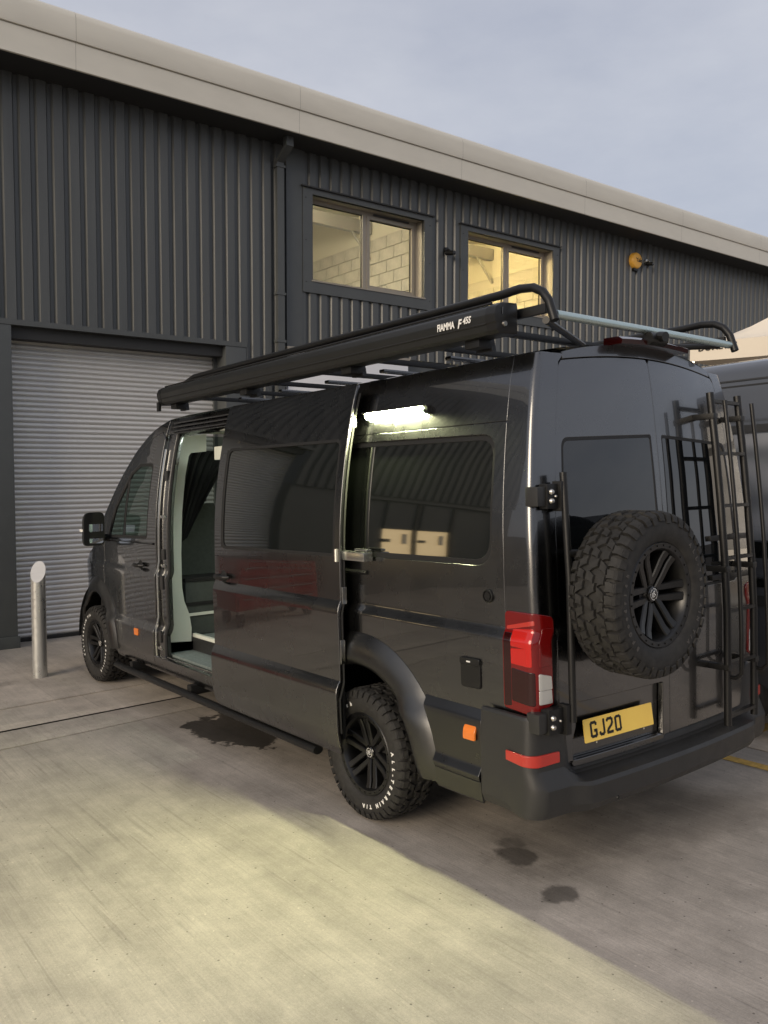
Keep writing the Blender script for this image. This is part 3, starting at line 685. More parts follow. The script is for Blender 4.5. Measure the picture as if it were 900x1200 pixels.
for mir in (False, True):
    tl = panel('tail_light', lamp_o, off=.010, mat=M['red'], depth=.03, rim=.006, mirror=mir)
    panel('smoked_edge', rounded([(sy(.165), LZ0 + .015), (sy(.206), LZ0 + .008), (sy(.206), LZ1 - .10), (sy(.165), LZ1 - .10)], .004, 2), off=.0125, mat=M['reddark'], parent=tl, depth=.004, mirror=mir)
    for za, zb in ((1.105, 1.175), (1.187, 1.262)):
        panel('brake_cell', rounded([(sy(.048), za), (sy(.160), za + .004), (sy(.160), zb), (sy(.048), zb + .012)], .004, 2), off=.0125, mat=M['redbright'], parent=tl, depth=.004, mirror=mir)
        panel('brake_cell', rounded([(sx(.100), za - .0), (sx(.035), za), (sx(.035), zb + .012), (sx(.096), zb + .01)], .004, 2), off=.0125, mat=M['red'], parent=tl, depth=.004, mirror=mir)
    panel('indicator_cell', rounded([(sy(.036), .925), (sy(.158), .935), (sy(.158), 1.085), (sy(.036), 1.075)], .006, 2), off=.013, mat=M['reddark'], parent=tl, depth=.005, mirror=mir)
    for za, zb, zc in ((.930, .990, .990), (.996, 1.052, 1.070)):
        panel('reversing_cell', rounded([(sx(.104), za), (sx(.030), za), (sx(.030), zc), (sx(.100), zb)], .004, 2), off=.013, mat=M['clear'], parent=tl, depth=.005, mirror=mir)
    panel('upper_stripe', rounded([(sy(.045), 1.295), (sy(.20), 1.262), (sy(.20), 1.275), (sy(.045), 1.312)], .003, 2), off=.0125, mat=M['redrefl'], parent=tl, depth=.004, mirror=mir)

# --- rear bumper lofted along the plan curve
def bsec(s, kind):
    corner = [(-.012, .876), (.006, .874), (.014, .86), (.018, .78), (.022, .70), (.025, .625), (.034, .610), (.060, .560), (.066, .545), (.062, .455), (.045, .412), (-.12, .405)]
    side = [(-.012, .876), (.006, .874), (.014, .86), (.016, .78), (.017, .70), (.018, .625), (.018, .61), (.020, .56), (.020, .545), (.016, .455), (-.002, .412), (-.12, .405)]
    step = [(-.035, .615), (-.03, .615), (-.027, .61), (-.022, .60), (-.018, .575), (.0, .566), (.04, .562), (.095, .554), (.104, .535), (.102, .45), (.075, .410), (-.12, .405)]
    p = P(s, .62)
    x = p.x; y = p.y
    def mixs(a, b_, t): return [(u0 + (u1 - u0) * t, w0 + (w1 - w0) * t) for (u0, w0), (u1, w1) in zip(a, b_)]
    if s > RC:
        t = min(1, max(0, (s - RC) / .10)); t = t * t * (3 - 2 * t); sec = mixs(corner, side, t)
    else:
        t = min(1, max(0, (x - .165) / .13)); t = t * t * (3 - 2 * t); sec = mixs(corner, step, t)
    n = PN(s, .62); n.z = 0; n.normalize()
    wy = min(1, max(0, (RC - s) / LC)); out = []
    for o, z in sec:
        b0 = min(o, .026); ex = o - b0
        out.append(Vector((p.x + n.x * b0, p.y + n.y * b0 - ex * wy, z)))
    return out
ss_ = [sy(.335), sy(.30), sy(.25), sy(.20), sy(.15)] + [RC - LC * i / 8 for i in range(9)] + [sx(x) for x in (.09, .11, .13, .15, .165, .18, .195, .21, .225, .24, .255, .27, .285, .30, .4, .55, .7, .85, XC)]
L_ = [bsec(s, 0) for s in ss_]; Rr_ = [[Vector((2 * XC - p.x, p.y, p.z)) for p in sec] for sec in reversed(L_[:-1])]
MB().loft(L_ + Rr_, closed=False).build('rear_bumper', M['trim'], van, smooth=19)
for k in range(4):
    x = .75 + .02 * k
for mir in (False, True):
    ref = panel('bumper_reflector', rounded([(sx(.150), .655), (sx(.02), .652), (sy(.16), .665), (sy(.16), .705), (sx(.02), .700), (sx(.150), .700)], 0), off=.030, mat=M['redrefl'], depth=.01, mirror=mir)
MB().lathe([(.0005, .004), (.008, .004), (.010, 0)], 12, mat=Matrix.Translation((.42, -.131, .455)) @ Matrix.Rotation(R(90), 4, 'X')).build('parking_sensor', M['black'], van)

# --- rear doors
DT = lambda x: 2.535 + .055 * (1 - ((x - XC) / .87) ** 2)
def door_top(x0, x1, d=0): return [(sx(x0 + (x1 - x0) * i / 8), DT(x0 + (x1 - x0) * i / 8) + d) for i in range(9)]
win_l = rounded(xz([(.215, 1.36), (.205, 2.165), (.97, 2.195), (.985, 1.36)]), [.06, .05, .02, .03])
recess = rounded(xz([(.265, .60), (.265, .905), (.965, .905), (.965, .60)]), [.02, .02, .02, .02], 3)
ol = [(sx(.163), .625), (sx(.158), 1.3)] + [(sx(.172), 2.51)] + door_top(.19, 1.0, 0) + [(sx(1.0145), 2.57), (sx(1.0145), .625)]
for mir in (False, True):
    dr = panel('rear_door', ol, [win_l, recess] if not mir else [win_l], mat=M['paint'], depth=.03, rim=.005, mirror=mir)
    rw = panel('rear_window', win_l, off=-.004, mat=M['reartint'], parent=dr, depth=.01, mirror=mir)
    wi = rounded(xz([(.232, 1.377), (.222, 2.148), (.957, 2.178), (.972, 1.377)]), [.05, .04, .015, .02])
    panel('window_seal', win_l, [wi], off=-.002, mat=M['rubberseal'], parent=rw, depth=.004, rim=.001, mirror=mir)
    if not mir:
        panel('plate_recess', recess, off=-.035, mat=M['paint'], parent=dr, depth=0)
# dark shut behind the gaps
b = MB(); b.box((.14, .20, .5), (1.90, .24, 1.9)); b.box((.26, .22, 1.9), (1.78, .24, 2.5)); b.build('door_shut', M['dark'], van, smooth=None)
# header over the doors with brake lamp, camera
hd = [(sx(.20 + 1.64 * i / 16), DT(.20 + 1.64 * i / 16) + .012) for i in range(17)] + [(sx(1.84 - 1.64 * i / 16), 2.585 + .072 * (1 - abs((1.84 - 1.64 * i / 16 - XC) / .82) ** 2.4)) for i in range(17)]
panel('rear_header', hd, mat=M['paint'], depth=.02)
bl = MB(); bl.loft([[Vector((x, .135 - .05 * (1 - ((x - XC) / .99) ** 2) + dy, 2.645 + dz + .01 * (1 - ((x - XC) / .3) ** 2))) for dy, dz in ((-.05, .0), (-.055, .022), (-.03, .038), (.06, .04), (.06, .0))] for x in (.72, .80, .92, 1.02, 1.12, 1.24, 1.32)]); bl.build('high_brake_light', M['reddark'], van, smooth=40)
cm = MB(); cm.tube([(1.0, .13, 2.672), (1.0, .0, 2.70), (1.0, -.03, 2.695)], [.02, .034, .032], 12, flat=.8); rc = cm.build('reversing_camera', M['black'], van)
MB().tube([(.93, .03, 2.690), (1.07, .03, 2.690)], .033, 14).build('camera_barrel', M['black'], rc)

# number plate
def plate_frame():
    c0 = Vector((.335, .012, .70)); ux = Vector((1, -.052, 0)).normalized(); uz = Vector((0, .14, 1)).normalized()
    return c0, ux, uz
c0, ux, uz = plate_frame(); un = ux.cross(uz).normalized()
pm = Matrix((ux, uz, un)).transposed().to_4x4(); pm.translation = c0 + Vector((0, -.020, 0))
npl = MB(); npl.prism(rounded([(0, 0), (.52, 0), (.52, .111), (0, .111)], .006, 3), .004, mat=pm); npo = npl.build('number_plate', M['plate'], van, smooth=None)
def glyph(strokes, x0, w=.0135):
    g = MB()
    for st in strokes:
        st = [Vector((x, y, 0)) for x, y in st]
        for i, (a, b_) in enumerate(zip(st, st[1:])):
            d = (b_ - a).normalized(); n_ = Vector((-d.y, d.x, 0)) * w / 2
            e0 = d * (w * .42 if i > 0 else 0); e1 = d * (w * .42 if i < len(st) - 2 else 0); zz = Vector((x0, .016, .0046 + .0002 * i))
            g.add([pm @ (q + zz) for q in (a - e0 + n_, a - e0 - n_, b_ + e1 - n_, b_ + e1 + n_)], [(0, 1, 2, 3)])
    return g.build('plate_character', M['platetext'], npo, smooth=None)
glyph([[(.043, .057), (.043, .066), (.037, .072), (.013, .072), (.007, .066), (.007, .013), (.013, .007), (.037, .007), (.043, .013), (.043, .034), (.026, .034)]], .042)
glyph([[(.004, .022), (.005, .012), (.011, .007), (.026, .007), (.034, .014), (.034, .079)]], .108)
glyph([[(.007, .060), (.008, .067), (.014, .072), (.036, .072), (.043, .066), (.043, .050), (.036, .040), (.014, .024), (.007, .014), (.007, .007), (.047, .007)]], .160)
glyph([[(.013, .072), (.037, .072), (.043, .066), (.043, .013), (.037, .007), (.013, .007), (.007, .013), (.007, .066), (.013, .072)]], .222)
for px_ in (.08, .44): MB().tube([pm @ Vector((px_, -.010, .002)), pm @ Vector((px_, -.002, .004))], .004, 8).build('plate_clip', M['bolt'], npo)

# --- hinges, swing pole, spare wheel carrier
def bolt(p, d, r=.011, h=.012, par=None):
    q = Vector(d).to_track_quat('Z', 'Y').to_matrix().to_4x4(); q.translation = Vector(p)
    MB().lathe([(.0005, h), (r * .6, h * .95), (r * .9, h * .6), (r, 0)], 14, mat=q).build('bolt', M['bolt'], par)
for z, dx in ((1.885, .052), (.855, .0)):
    y0_ = P(sx(.1), z).y
    h = MB(); h.box((-.006 + dx, y0_ - .045, z - .045), (.052 + dx, y0_ + .03, z + .045)); hg = h.build('hinge', M['trim'], van, bevel=.006)
    MB().box((.050 + dx, y0_ - .055, z - .058), (.165 + dx * .6, y0_ - .005, z + .058)).build('hinge_plate', M['black'], hg, bevel=.006)
    for dz in (-.021, .021): bolt((.075 + dx, y0_ - .056, z + dz), (0, -1, 0), .014, .014, hg)
    bolt((.125 + dx * .6, y0_ - .056, z), (0, -1, 0), .007, .008, hg)
    MB().box((.150 + dx * .5, y0_ - .075, z - .07), (.185 + dx * .5, y0_ - .02, z + .07)).build('pole_clamp', M['black'], hg, bevel=.005)
pole = MB(); pole.tube([(.205, .0, 1.995), (.20, -.035, 1.5), (.195, -.052, .84)], .017, 16); pl = pole.build('carrier_pole', M['black'], van, smooth=60)
for z in (1.62, 1.25):
    MB().tube([(.20, -.03, z), (.34, -.085, z - .0), (.52, -.085, 1.43 + (z - 1.43) * .4)], .018, 10).build('carrier_arm', M['black'], pl)
MB().box((.44, -.15, 1.35), (.60, -.08, 1.51)).build('carrier_plate', M['black'], pl, bevel=.008)

# --- wheels (local z outward, local x up)
def lug(b, a, ang, la, lr, h, r0=.366, skew=0):
    """one tread block centred at axial a, angle ang"""
    pts = [(-la, -lr), (-la * .2, -lr * 1.1), (la, -lr * .8), (la * .85, lr * .2), (la, lr), (0, lr * .85), (-la, lr * 1.05), (-la * .8, 0)]
    n = len(pts); v = []
    for hh, k in ((0, 1.06), (h, .94)):
        for u, w in pts:
            u2 = a + u * k; w2 = ang + (w * k + skew * u) / r0
            drop = max(0, abs(u2) - .085) * .42
            rr_ = r0 + hh - drop
            v.append(Vector((rr_ * math.cos(w2), rr_ * math.sin(w2), u2)))
    b.add(v, [tuple(range(n, 2 * n))] + [(i, (i + 1) % n, n + (i + 1) % n, n + i) for i in range(n)])
def make_wheel_meshes():
    t = MB(); hw = .122
    prof = [(.236, .098), (.242, .108), (.262, .121), (.29, .127), (.318, .127), (.338, .122), (.352, .113), (.362, .10), (.367, .06), (.368, 0)]
    prof = prof + [(r, -z) for r, z in reversed(prof[:-1])]
    t.lathe(prof, 72)
    tyre = t.mesh('tyre', M['tyre'], 50)
    d = MB(); NL = 42; rt = random.Random(3)
    for i in range(NL):
        a = 2 * PI * i / NL
        for sg in (-1, 1):
            lug(d, sg * .100, a + (0 if sg > 0 else PI / NL), .022, .0190 + .003 * (i % 2), .016 + rt.uniform(-.002, .002), skew=.1 * sg)
            lug(d, sg * .056, a + PI / NL * (1.1 if sg > 0 else .2) + rt.uniform(-.006, .006), .018 + .003 * (i % 2), .0200, .016 + rt.uniform(-.002, .002), skew=(.55 if i % 2 else -.25) * sg)
        lug(d, .006 if i % 2 else -.006, a + PI / NL * .6 + rt.uniform(-.006, .006), .021, .0205, .016, skew=-.6 if i % 2 else .4)
        for sg in (-1, 1):   # shoulder lugs down the sidewall
            w = .020; a2 = a + (0 if sg > 0 else PI / NL); r1, r2 = .366, .326 if i % 2 else .338
            v = []
            for r_, ax in ((.374, .112), (.362, .1235), (r2, .1315), (r2 - .004, .122)):
                for s_ in (-1, 1): 
                    w2 = a2 + s_ * w * (.96 if r_ > .35 else .78) / r_; v.append(Vector((r_ * math.cos(w2), r_ * math.sin(w2), sg * ax)))
            d.add(v, [(0, 1, 3, 2), (2, 3, 5, 4), (4, 5, 7, 6), (0, 2, 4, 6), (1, 7, 5, 3)])
    tread = d.mesh('tread_blocks', M['tyre'], None)
    r = MB()
    r.lathe([(.238, .098), (.241, .106), (.236, .111), (.212, .108), (.206, .100), (.198, .080), (.192, .05), (.188, -.02), (.190, -.09), (.20, -.11)], 64)
    rim = r.mesh('wheel', M['rim'], 40)
    s = MB()
    for i in range(6):
        a = 2 * PI * i / 6 + .2
        for off in (-.0285, .0285):
            mt_ = Matrix.Rotation(a, 4, 'Z')
            v = []
            for rad, top, hw_ in ((.040, .060, .015), (.10, .072, .0165), (.16, .082, .0180), (.199, .096, .021)):
                o2 = off * (.80 + 1.2 * rad)
                for zz, k in ((top, .75), (top - .006, 1), (top - .045, 1)):
                    for sg in (-1, 1): v.append(mt_ @ Vector((rad, o2 + sg * hw_ * k, zz)))
            f = []
            for q in range(3):
                b0 = q * 6; b1 = b0 + 6
                f += [(b0, b1, b1 + 1, b0 + 1), (b0, b0 + 2, b1 + 2, b1), (b0 + 2, b0 + 4, b1 + 4, b1 + 2), (b0 + 1, b1 + 1, b1 + 3, b0 + 3), (b0 + 3, b1 + 3, b1 + 5, b0 + 5)]
            s.add(v, f)
    s.lathe([(.0005, .054), (.040, .054), (.044, .046), (.076, .046), (.082, .030), (.080, -.01)], 40)
    s.lathe([(.0005, -.03), (.188, -.03)], 40)
    spokes = s.mesh('spokes', M['rim'], 30)
    bo_ = MB()
    for i in range(28):
        a = 2 * PI * i / 28; q = Matrix.Translation((.225 * math.cos(a), .225 * math.sin(a), .108)); bo_.lathe([(.0005, .006), (.0045, .006), (.005, 0)], 6, mat=q)
    for i in range(6):
        a = 2 * PI * i / 6; q = Matrix.Translation((.060 * math.cos(a), .060 * math.sin(a), .036)); bo_.lathe([(.0005, .018), (.006, .018), (.008, .014), (.008, 0)], 6, mat=q)
    bolts = bo_.mesh('rim_bolts', M['rim'], 40)
    c = MB(); c.lathe([(.0005, .070), (.028, .070), (.034, .065), (.036, .045)], 32); cap = c.mesh('hub_cap', M['blackgloss'], 40)
    # white ring of marks and emblem on the cap
    e = MB()
    for i in range(22):
        if i in (0, 11): continue
        a0_ = 2 * PI * i / 22 - .09; a1_ = a0_ + .18
        e.add([(.0235 * math.cos(a0_), .0235 * math.sin(a0_), .0712), (.0275 * math.cos(a0_), .0275 * math.sin(a0_), .0712), (.0275 * math.cos(a1_), .0275 * math.sin(a1_), .0712), (.0235 * math.cos(a1_), .0235 * math.sin(a1_), .0712)], [(0, 1, 2, 3)])
    def stroke(p, w=.0032):
        p = [Vector(q) for q in p]
        for u, v_ in zip(p, p[1:]):
            dd = (v_ - u).normalized(); n_ = Vector((-dd.y, dd.x)) * w / 2; dd = dd * w / 2
            e.add([(q.x, q.y, .0712) for q in (u - dd + n_, u - dd - n_, v_ + dd - n_, v_ + dd + n_)], [(0, 1, 2, 3)])
    # coordinates: (up, left)
    stroke([(.011, -.012), (.011, .002), (.004, .002), (.004, -.008)]); stroke([(.004, .002), (-.008, -.012)]); stroke([(-.010, .013), (.008, .013), (.008, .006), (-.004, .006), (-.010, .013)]); stroke([(-.010, .004), (-.010, -.006)])
    emb = e.mesh('emblem', M['white'], None, recalc=False)
    return tyre, tread, rim, spokes, bolts, cap, emb
tyre_m, tread_m, rim_m, spokes_m, bolts_m, cap_m, emb_m = make_wheel_meshes()
def arc_text(txt, r, c0_, step, size, mt, sx_=1.0):
    """letters along a circle, clockwise from clock angle c0 (degrees from top), joined into one mesh"""
    out = MB(); c = c0_
    for ch in txt:
        adv = step * (.55 if ch in "I-/ '" else (.8 if ch in 'fdori' else 1.0))
        c += adv / 2
        if ch != ' ':
            me = text_mesh(ch, size, .0004, .0018, align='CENTER')
            a = R(c); upv = Vector((math.cos(a), -math.sin(a), 0)); rv = Vector((-math.sin(a), -math.cos(a), 0))
            vs = [upv * (r - size * .36 + v.co.y) + rv * v.co.x * sx_ + Vector((0, 0, .1285 - .35 * abs(r - size * .36 + v.co.y - .30) ** 1.6 * .6 + v.co.z)) for v in me.vertices]
            out.add(vs, [tuple(p.vertices) for p in me.polygons]); bpy.data.meshes.remove(me)
        c += adv / 2
    return out.mesh('tyre_lettering', mt, None, recalc=False)
def wheel(name, mat4, lettering=None):
    w = link(name, rim_m, None, van); w.matrix_local = mat4
    for nm, me in (('tyre', tyre_m), ('tread_blocks', tread_m), ('spokes', spokes_m), ('rim_bolts', bolts_m), ('hub_cap', cap_m), ('hub_emblem', emb_m)):
        o = link(nm, me, None, w)
        if nm == 'tread_blocks': o['kind'] = 'stuff'
    if lettering: 
        for l in lettering: link('tyre_lettering', l, None, w)['kind'] = 'stuff'
    return w
lt1 = arc_text('ALL-TERRAIN T/A', .297, 72, 8.3, .031, M['white'])
lt2 = arc_text('BFGoodrich', .297, 268, 8.6, .031, M['white'])
WL = Matrix.Rotation(-PI / 2, 4, 'Y'); WR = Matrix.Rotation(PI / 2, 4, 'Y')
wheel('rear_wheel', Matrix.Translation((.140, RW[0], .385)) @ WL, [lt1, lt2])
wheel('front_wheel', Matrix.Translation((.140, FW[0], FW[1])) @ Matrix.Rotation(R(2), 4, 'Z') @ WL @ Matrix.Rotation(R(-165), 4, 'Z'), [lt1, lt2])
wheel('rear_wheel', Matrix.Translation((1.90, RW[0], .385)) @ WR)
wheel('front_wheel', Matrix.Translation((1.90, FW[0], FW[1])) @ WR)
M['greyletter'] = material('faded_letter', (.07, .065, .06), rough=.7)
lt3 = arc_text('ALL-TERRAIN T/A', .300, 60, 8.0, .026, M['greyletter']); lt4 = arc_text('BFGoodrich', .300, 240, 8.4, .026, M['greyletter'])
wheel('spare_wheel', Matrix.Translation((.455, -.240, 1.432)) @ Matrix.Rotation(R(90), 4, 'X') @ Matrix.Rotation(R(90), 4, 'Z') @ Matrix.Rotation(R(20), 4, 'Z'), [lt3, lt4])

# wheel arch flares and liners
def flare(name, c, ro, ri, a0, a1, mir=False):
    secs = []; prof = [(0, .012), (0.02, .026), (.10, .040), (.30, .044), (.62, .034), (.86, .016), (1.0, .002), (1.0, -.03)]
    n = 36
    for i in range(n + 1):
        a = R(a0 + (a1 - a0) * i / n); sec = []
        for t, o in prof:
            r = ri + (ro - ri) * t; y = c[0] + r * math.cos(a); z = c[1] + r * math.sin(a); z = max(z, .40)
            p = P(sy(max(y, .12)), z); base = P(sy(c[0]), .60).x if False else p.x
            sec.append(Vector((base - o, y, z)))
        secs.append([Vector((sec[0].x + .10, sec[0].y, sec[0].z)), Vector((sec[0].x + .02, sec[0].y, sec[0].z))] + sec)
    return MB().loft(secs, closed=False).build(name, M['satin'], van, smooth=50)
flare('wheel_arch_flare', RW, .715, .525, 8, 178)
flare('wheel_arch_flare', FW, .675, .52, 5, 176)
for c in (RW, FW):
    q = Matrix.Translation((.66, c[0], c[1])) @ Matrix.Rotation(PI / 2, 4, 'Y')
    b = MB(); b.lathe([(.60, -.60), (.60, .0), (.05, .0)], 30, PI / 2, PI * 1.5, mat=q); b.build('wheel_liner', M['dark'], van)
# lower mouldings behind the rear wheel
mz = [(.345, .395), (.345, .842), (.62, .812), (.745, .800)] + [(RW[0] + .70 * math.cos(R(a)), RW[1] + .70 * math.sin(R(a))) for a in (143, 150, 160, 170, 178)] + [(.66, .395)]
mz = [(y, z) for y, z in mz]
mprof = table([(.38, -.02), (.40, .004), (.50, .018), (.530, .034), (.572, .008), (.60, .008), (.78, .012), (.800, .010), (.848, -.034)], .004, .2, 1.0)
def Pm(s, z): p = P(s, .66); return Vector((p.x - mprof(z), p.y, z))
def PmN(s, z):
    a = Pm(s + .002, z) - Pm(s - .002, z); b_ = Pm(s, z + .002) - Pm(s, z - .002); return -(a.cross(b_).normalized())
lm_ = panel('side_moulding', yz([(.345, .505), (.345, .846), (.62, .846), (.785, .846), (.735, .74), (.70, .66), (.675, .56), (.672, .505)]), mat=M['satin'], depth=.03, surf=Pm, nrm=PmN, zs=.008)
panel('side_moulding', yz([(.345, .392), (.345, .497), (.672, .497), (.668, .392)]), mat=M['satin'], depth=.03, surf=Pm, nrm=PmN, zs=.008)
mk = panel('side_marker', yz(rounded([(.375, .700), (.375, .752), (.450, .750), (.450, .698)], .006, 3)), off=.026, mat=M['orange'], depth=.012)

# --- sliding door (open, standing off the body)
DO = .09; DY0, DY1 = 1.455, 3.035
dwin = rounded([(1.505, 1.535), (1.505, 2.215), (2.93, 2.225), (2.93, 1.515)], [.04, .05, .07, .06])
sdr = panel('sliding_door', yz(rounded([(DY0, .405), (DY0, 2.525), (DY1, 2.525), (DY1, .405)], [.04, .02, .03, .06], 4)), [yz(dwin)], off=DO, mat=M['paint'], depth=.020, rim=.005)
sw_ = panel('door_window', yz(dwin), off=DO - .008, mat=M['privacy'], parent=sdr, depth=.012, rim=.003)
dring = rounded([(1.522, 1.553), (1.522, 2.197), (2.908, 2.207), (2.908, 1.535)], [.03, .04, .06, .05])
panel('window_seal', yz(dwin), [yz(dring)], off=DO - .001, mat=M['rubberseal'], parent=sw_, depth=.006, rim=.001)
panel('window_edge', yz(rounded([(2.915, 1.53), (2.915, 2.21), (2.934, 2.215), (2.934, 1.53)], .006, 2)), off=DO + .0005, mat=M['rubberseal'], parent=sw_, depth=.004)
def handle(par, y, z, off, s=1.0):
    p = P(sy(y), z) + PN(sy(y), z) * off
    h = MB(); h.lathe([(.0005, .004), (.040 * s, .004), (.046 * s, 0)], 24, mat=Matrix.Translation(p) @ Matrix.Rotation(-PI / 2, 4, 'Y')); hh = h.build('door_handle', M['dark'], par)
    MB().tube([p + Vector((-.012, .10 * s, .0)), p + Vector((-.040, .06 * s, .0)), p + Vector((-.046, 0, 0)), p + Vector((-.040, -.07 * s, 0)), p + Vector((-.012, -.10 * s, 0))], [.010, .015, .017, .015, .010], 10, flat=1.15).build('grip', M['black'], hh)
handle(sdr, 2.90, 1.318, DO)
# inner face and edge furniture of the door
ib = MB(); ib.box((-.02, DY0 + .03, .45), (.0, DY1 - .03, 1.45)); ib.build('door_lining', M['dark'], sdr, smooth=None)
for z, h_ in ((2.33, .07), (1.31, .10), (.98, .14)):
    p = P(sy(DY0), z); MB().box((p.x - DO + .010, DY0 - .014, z - h_ / 2), (p.x - DO + .04, DY0 + .004, z + h_ / 2)).build('door_edge_fitting', M['chrome'], sdr, bevel=.004)
es_ = MB(); es_.tube([P(sy(DY0), z) + Vector((-DO + .03, -.006, 0)) for z in [.5 + .1 * i for i in range(21)]], .007, 6); es_.build('door_edge_seal', M['rubberseal'], sdr)
# roller arm into the rail
ra = MB(); p = P(sy(1.40), 1.545)
ra.box((p.x - .075, 1.235, 1.520), (p.x - .012, 1.50, 1.572)); ra.box((p.x - .05, 1.24, 1.575), (p.x - .015, 1.36, 1.590)); ra.build('roller_arm', M['chrome'], sdr, bevel=.008)
MB().tube([(p.x - .10, 1.47, 1.51), (p.x - .10, 1.47, 1.585)], .014, 10).build('roller_pin', M['bolt'], sdr)

# --- door opening, B pillar, sill, tracks
panel('b_pillar', yz([(4.155, .50), (4.155, 2.44), (4.305, 2.44), (4.305, .46)]), off=-.030, mat=M['paint'], depth=.06)
MB().tube([P(sy(4.150), z) + Vector((.048, 0, 0)) for z in [.54 + .09 * i for i in range(22)]], .016, 8).build('opening_seal', M['rubberseal'], van)
for z, h_ in ((2.07, .09), (1.40, .09), (1.16, .12), (.70, .10)):
    p = P(sy(4.22), z); MB().box((p.x + .020, 4.19, z - h_ / 2), (p.x + .034, 4.245, z + h_ / 2)).build('striker_plate', M['trim'], van, bevel=.004)
for z in (1.72, 1.30, .60): 
    p = P(sy(4.22), z); MB().box((p.x + .016, 4.17, z - .012), (p.x + .032, 4.26, z + .012)).build('striker', M['chrome'], van, bevel=.004)
es2 = MB(); es2.tube([P(sy(4.285), z) + Vector((.014, 0, 0)) for z in [.5 + .12 * i for i in range(16)]], .009, 8); es2.build('pillar_trim', M['chrome'], van)
panel('sill_panel', yz([(2.0, .395), (2.0, .520), (5.25, .520), (5.25, .395)]), off=-.002, mat=M['paint'], depth=.06)
MB().box((.03, 2.46, .485), (.13, 4.15, .523)).build('sill_plate', M['black'], van, bevel=.006)
MB().box((.045, 2.46, .522), (.06, 4.14, .535)).build('sill_rail', M['chrome'], van, smooth=None)
panel('side_header', yz([(2.46, 2.435), (2.46, 2.574), (4.35, 2.56), (4.32, 2.435)]), off=-.012, mat=M['paint'], depth=.08)
for z in (2.452, 2.487, 2.522):
    MB().tube([P(sy(y), z) + Vector((-.002, 0, 0)) for y in (2.5, 3.0, 3.5, 4.0, 4.20)], .011, 6).build('door_track', M['blackgloss'], van)

# --- cab: side, window, door lines, fender
cab_top = [(4.31, 2.560), (4.50, 2.515), (4.72, 2.44), (5.0, 2.305), (5.25, 2.14), (5.45, 1.985), (5.72, 1.74), (5.92, 1.53), (6.05, 1.40)]
hood = [(6.12, 1.355), (6.35, 1.275), (6.55, 1.18), (6.68, 1.06)]
far_top = list(reversed(arc(FW[0], FW[1], .60, 0, 180, 20)))
cwin = rounded([(4.50, 1.52), (4.455, 2.19), (4.80, 2.195), (5.03, 2.12), (5.40, 1.80), (5.56, 1.50)], [.05, .07, .06, .05, .06, .05])
qlight = None
cab_door = [(4.318, .470), (4.318, 2.40)] + [(4.40, 2.455), (4.55, 2.42), (4.72, 2.36), (5.0, 2.22), (5.25, 2.05), (5.45, 1.89), (5.62, 1.72), (5.66, 1.45), (5.60, 1.05)] + [(5.52, .94), (5.36, .82), (5.29, .70), (5.25, .52)]
fender = [(5.258, .44), (5.297, .70), (5.365, .815), (5.528, .936), (5.608, 1.045), (5.668, 1.45)] + [(5.628, 1.728), (5.455, 1.898), (5.255, 2.058), (5.005, 2.228), (4.725, 2.368), (4.55, 2.428), (4.395, 2.463), (4.312, 2.41)] + cab_top + hood + [(6.70, .95), (6.70, .60), (6.42, .50)] + [(FW[0] + .60 * math.cos(R(a)), FW[1] + .60 * math.sin(R(a))) for a in (8, 20, 35, 50, 65, 80, 95, 110, 125, 140, 155, 170, 178)] + [(5.26, .44)]
for mir in (False, True):
    cd = panel('cab_door', yz(cab_door), [yz(cwin)], mat=M['paint'], mirror=mir, depth=.03, rim=.004)
    cw = panel('cab_window', yz(cwin), off=-.012, mat=M['cabglass'], parent=cd, depth=0, mirror=mir)
    panel('window_bar', yz([(5.075, 1.50), (5.055, 2.105), (5.090, 2.08), (5.110, 1.50)]), off=-.006, mat=M['black'], parent=cw, depth=.01, mirror=mir)
    cring = rounded([(4.525, 1.545), (4.483, 2.165), (4.79, 2.17), (5.01, 2.10), (5.375, 1.785), (5.52, 1.525)], [.04, .06, .05, .04, .05, .04])
    panel('window_seal', yz(cwin), [yz(cring)], off=-.004, mat=M['rubberseal'], parent=cw, depth=.008, mirror=mir)
    panel('front_wing', yz(fender), mat=M['paint'], mirror=mir, depth=.02, rim=.003)
    if not mir:
        handle(cd, 4.66, 1.285, 0, .95)
        panel('side_marker', yz(rounded([(4.64, .66), (4.64, .715), (4.715, .715), (4.715, .66)], .006, 3)), off=.010, mat=M['orange'], parent=cd, depth=.012)
        MB().tube([P(sy(y), 1.485) + Vector((-.004, 0, 0)) for y in (4.36, 4.8, 5.2, 5.6)], .010, 6).build('belt_seal', M['blackgloss'], cd)
# right side of the body
panel('right_side_panel', yz([(.222, .46), (.222, 2.572), (4.31, 2.56), (4.31, .46), (RW[0] + .615, .46)] + list(reversed(arch_r)) + [(RW[0] - .615, .46)]), mat=M['paint'], mirror=True)

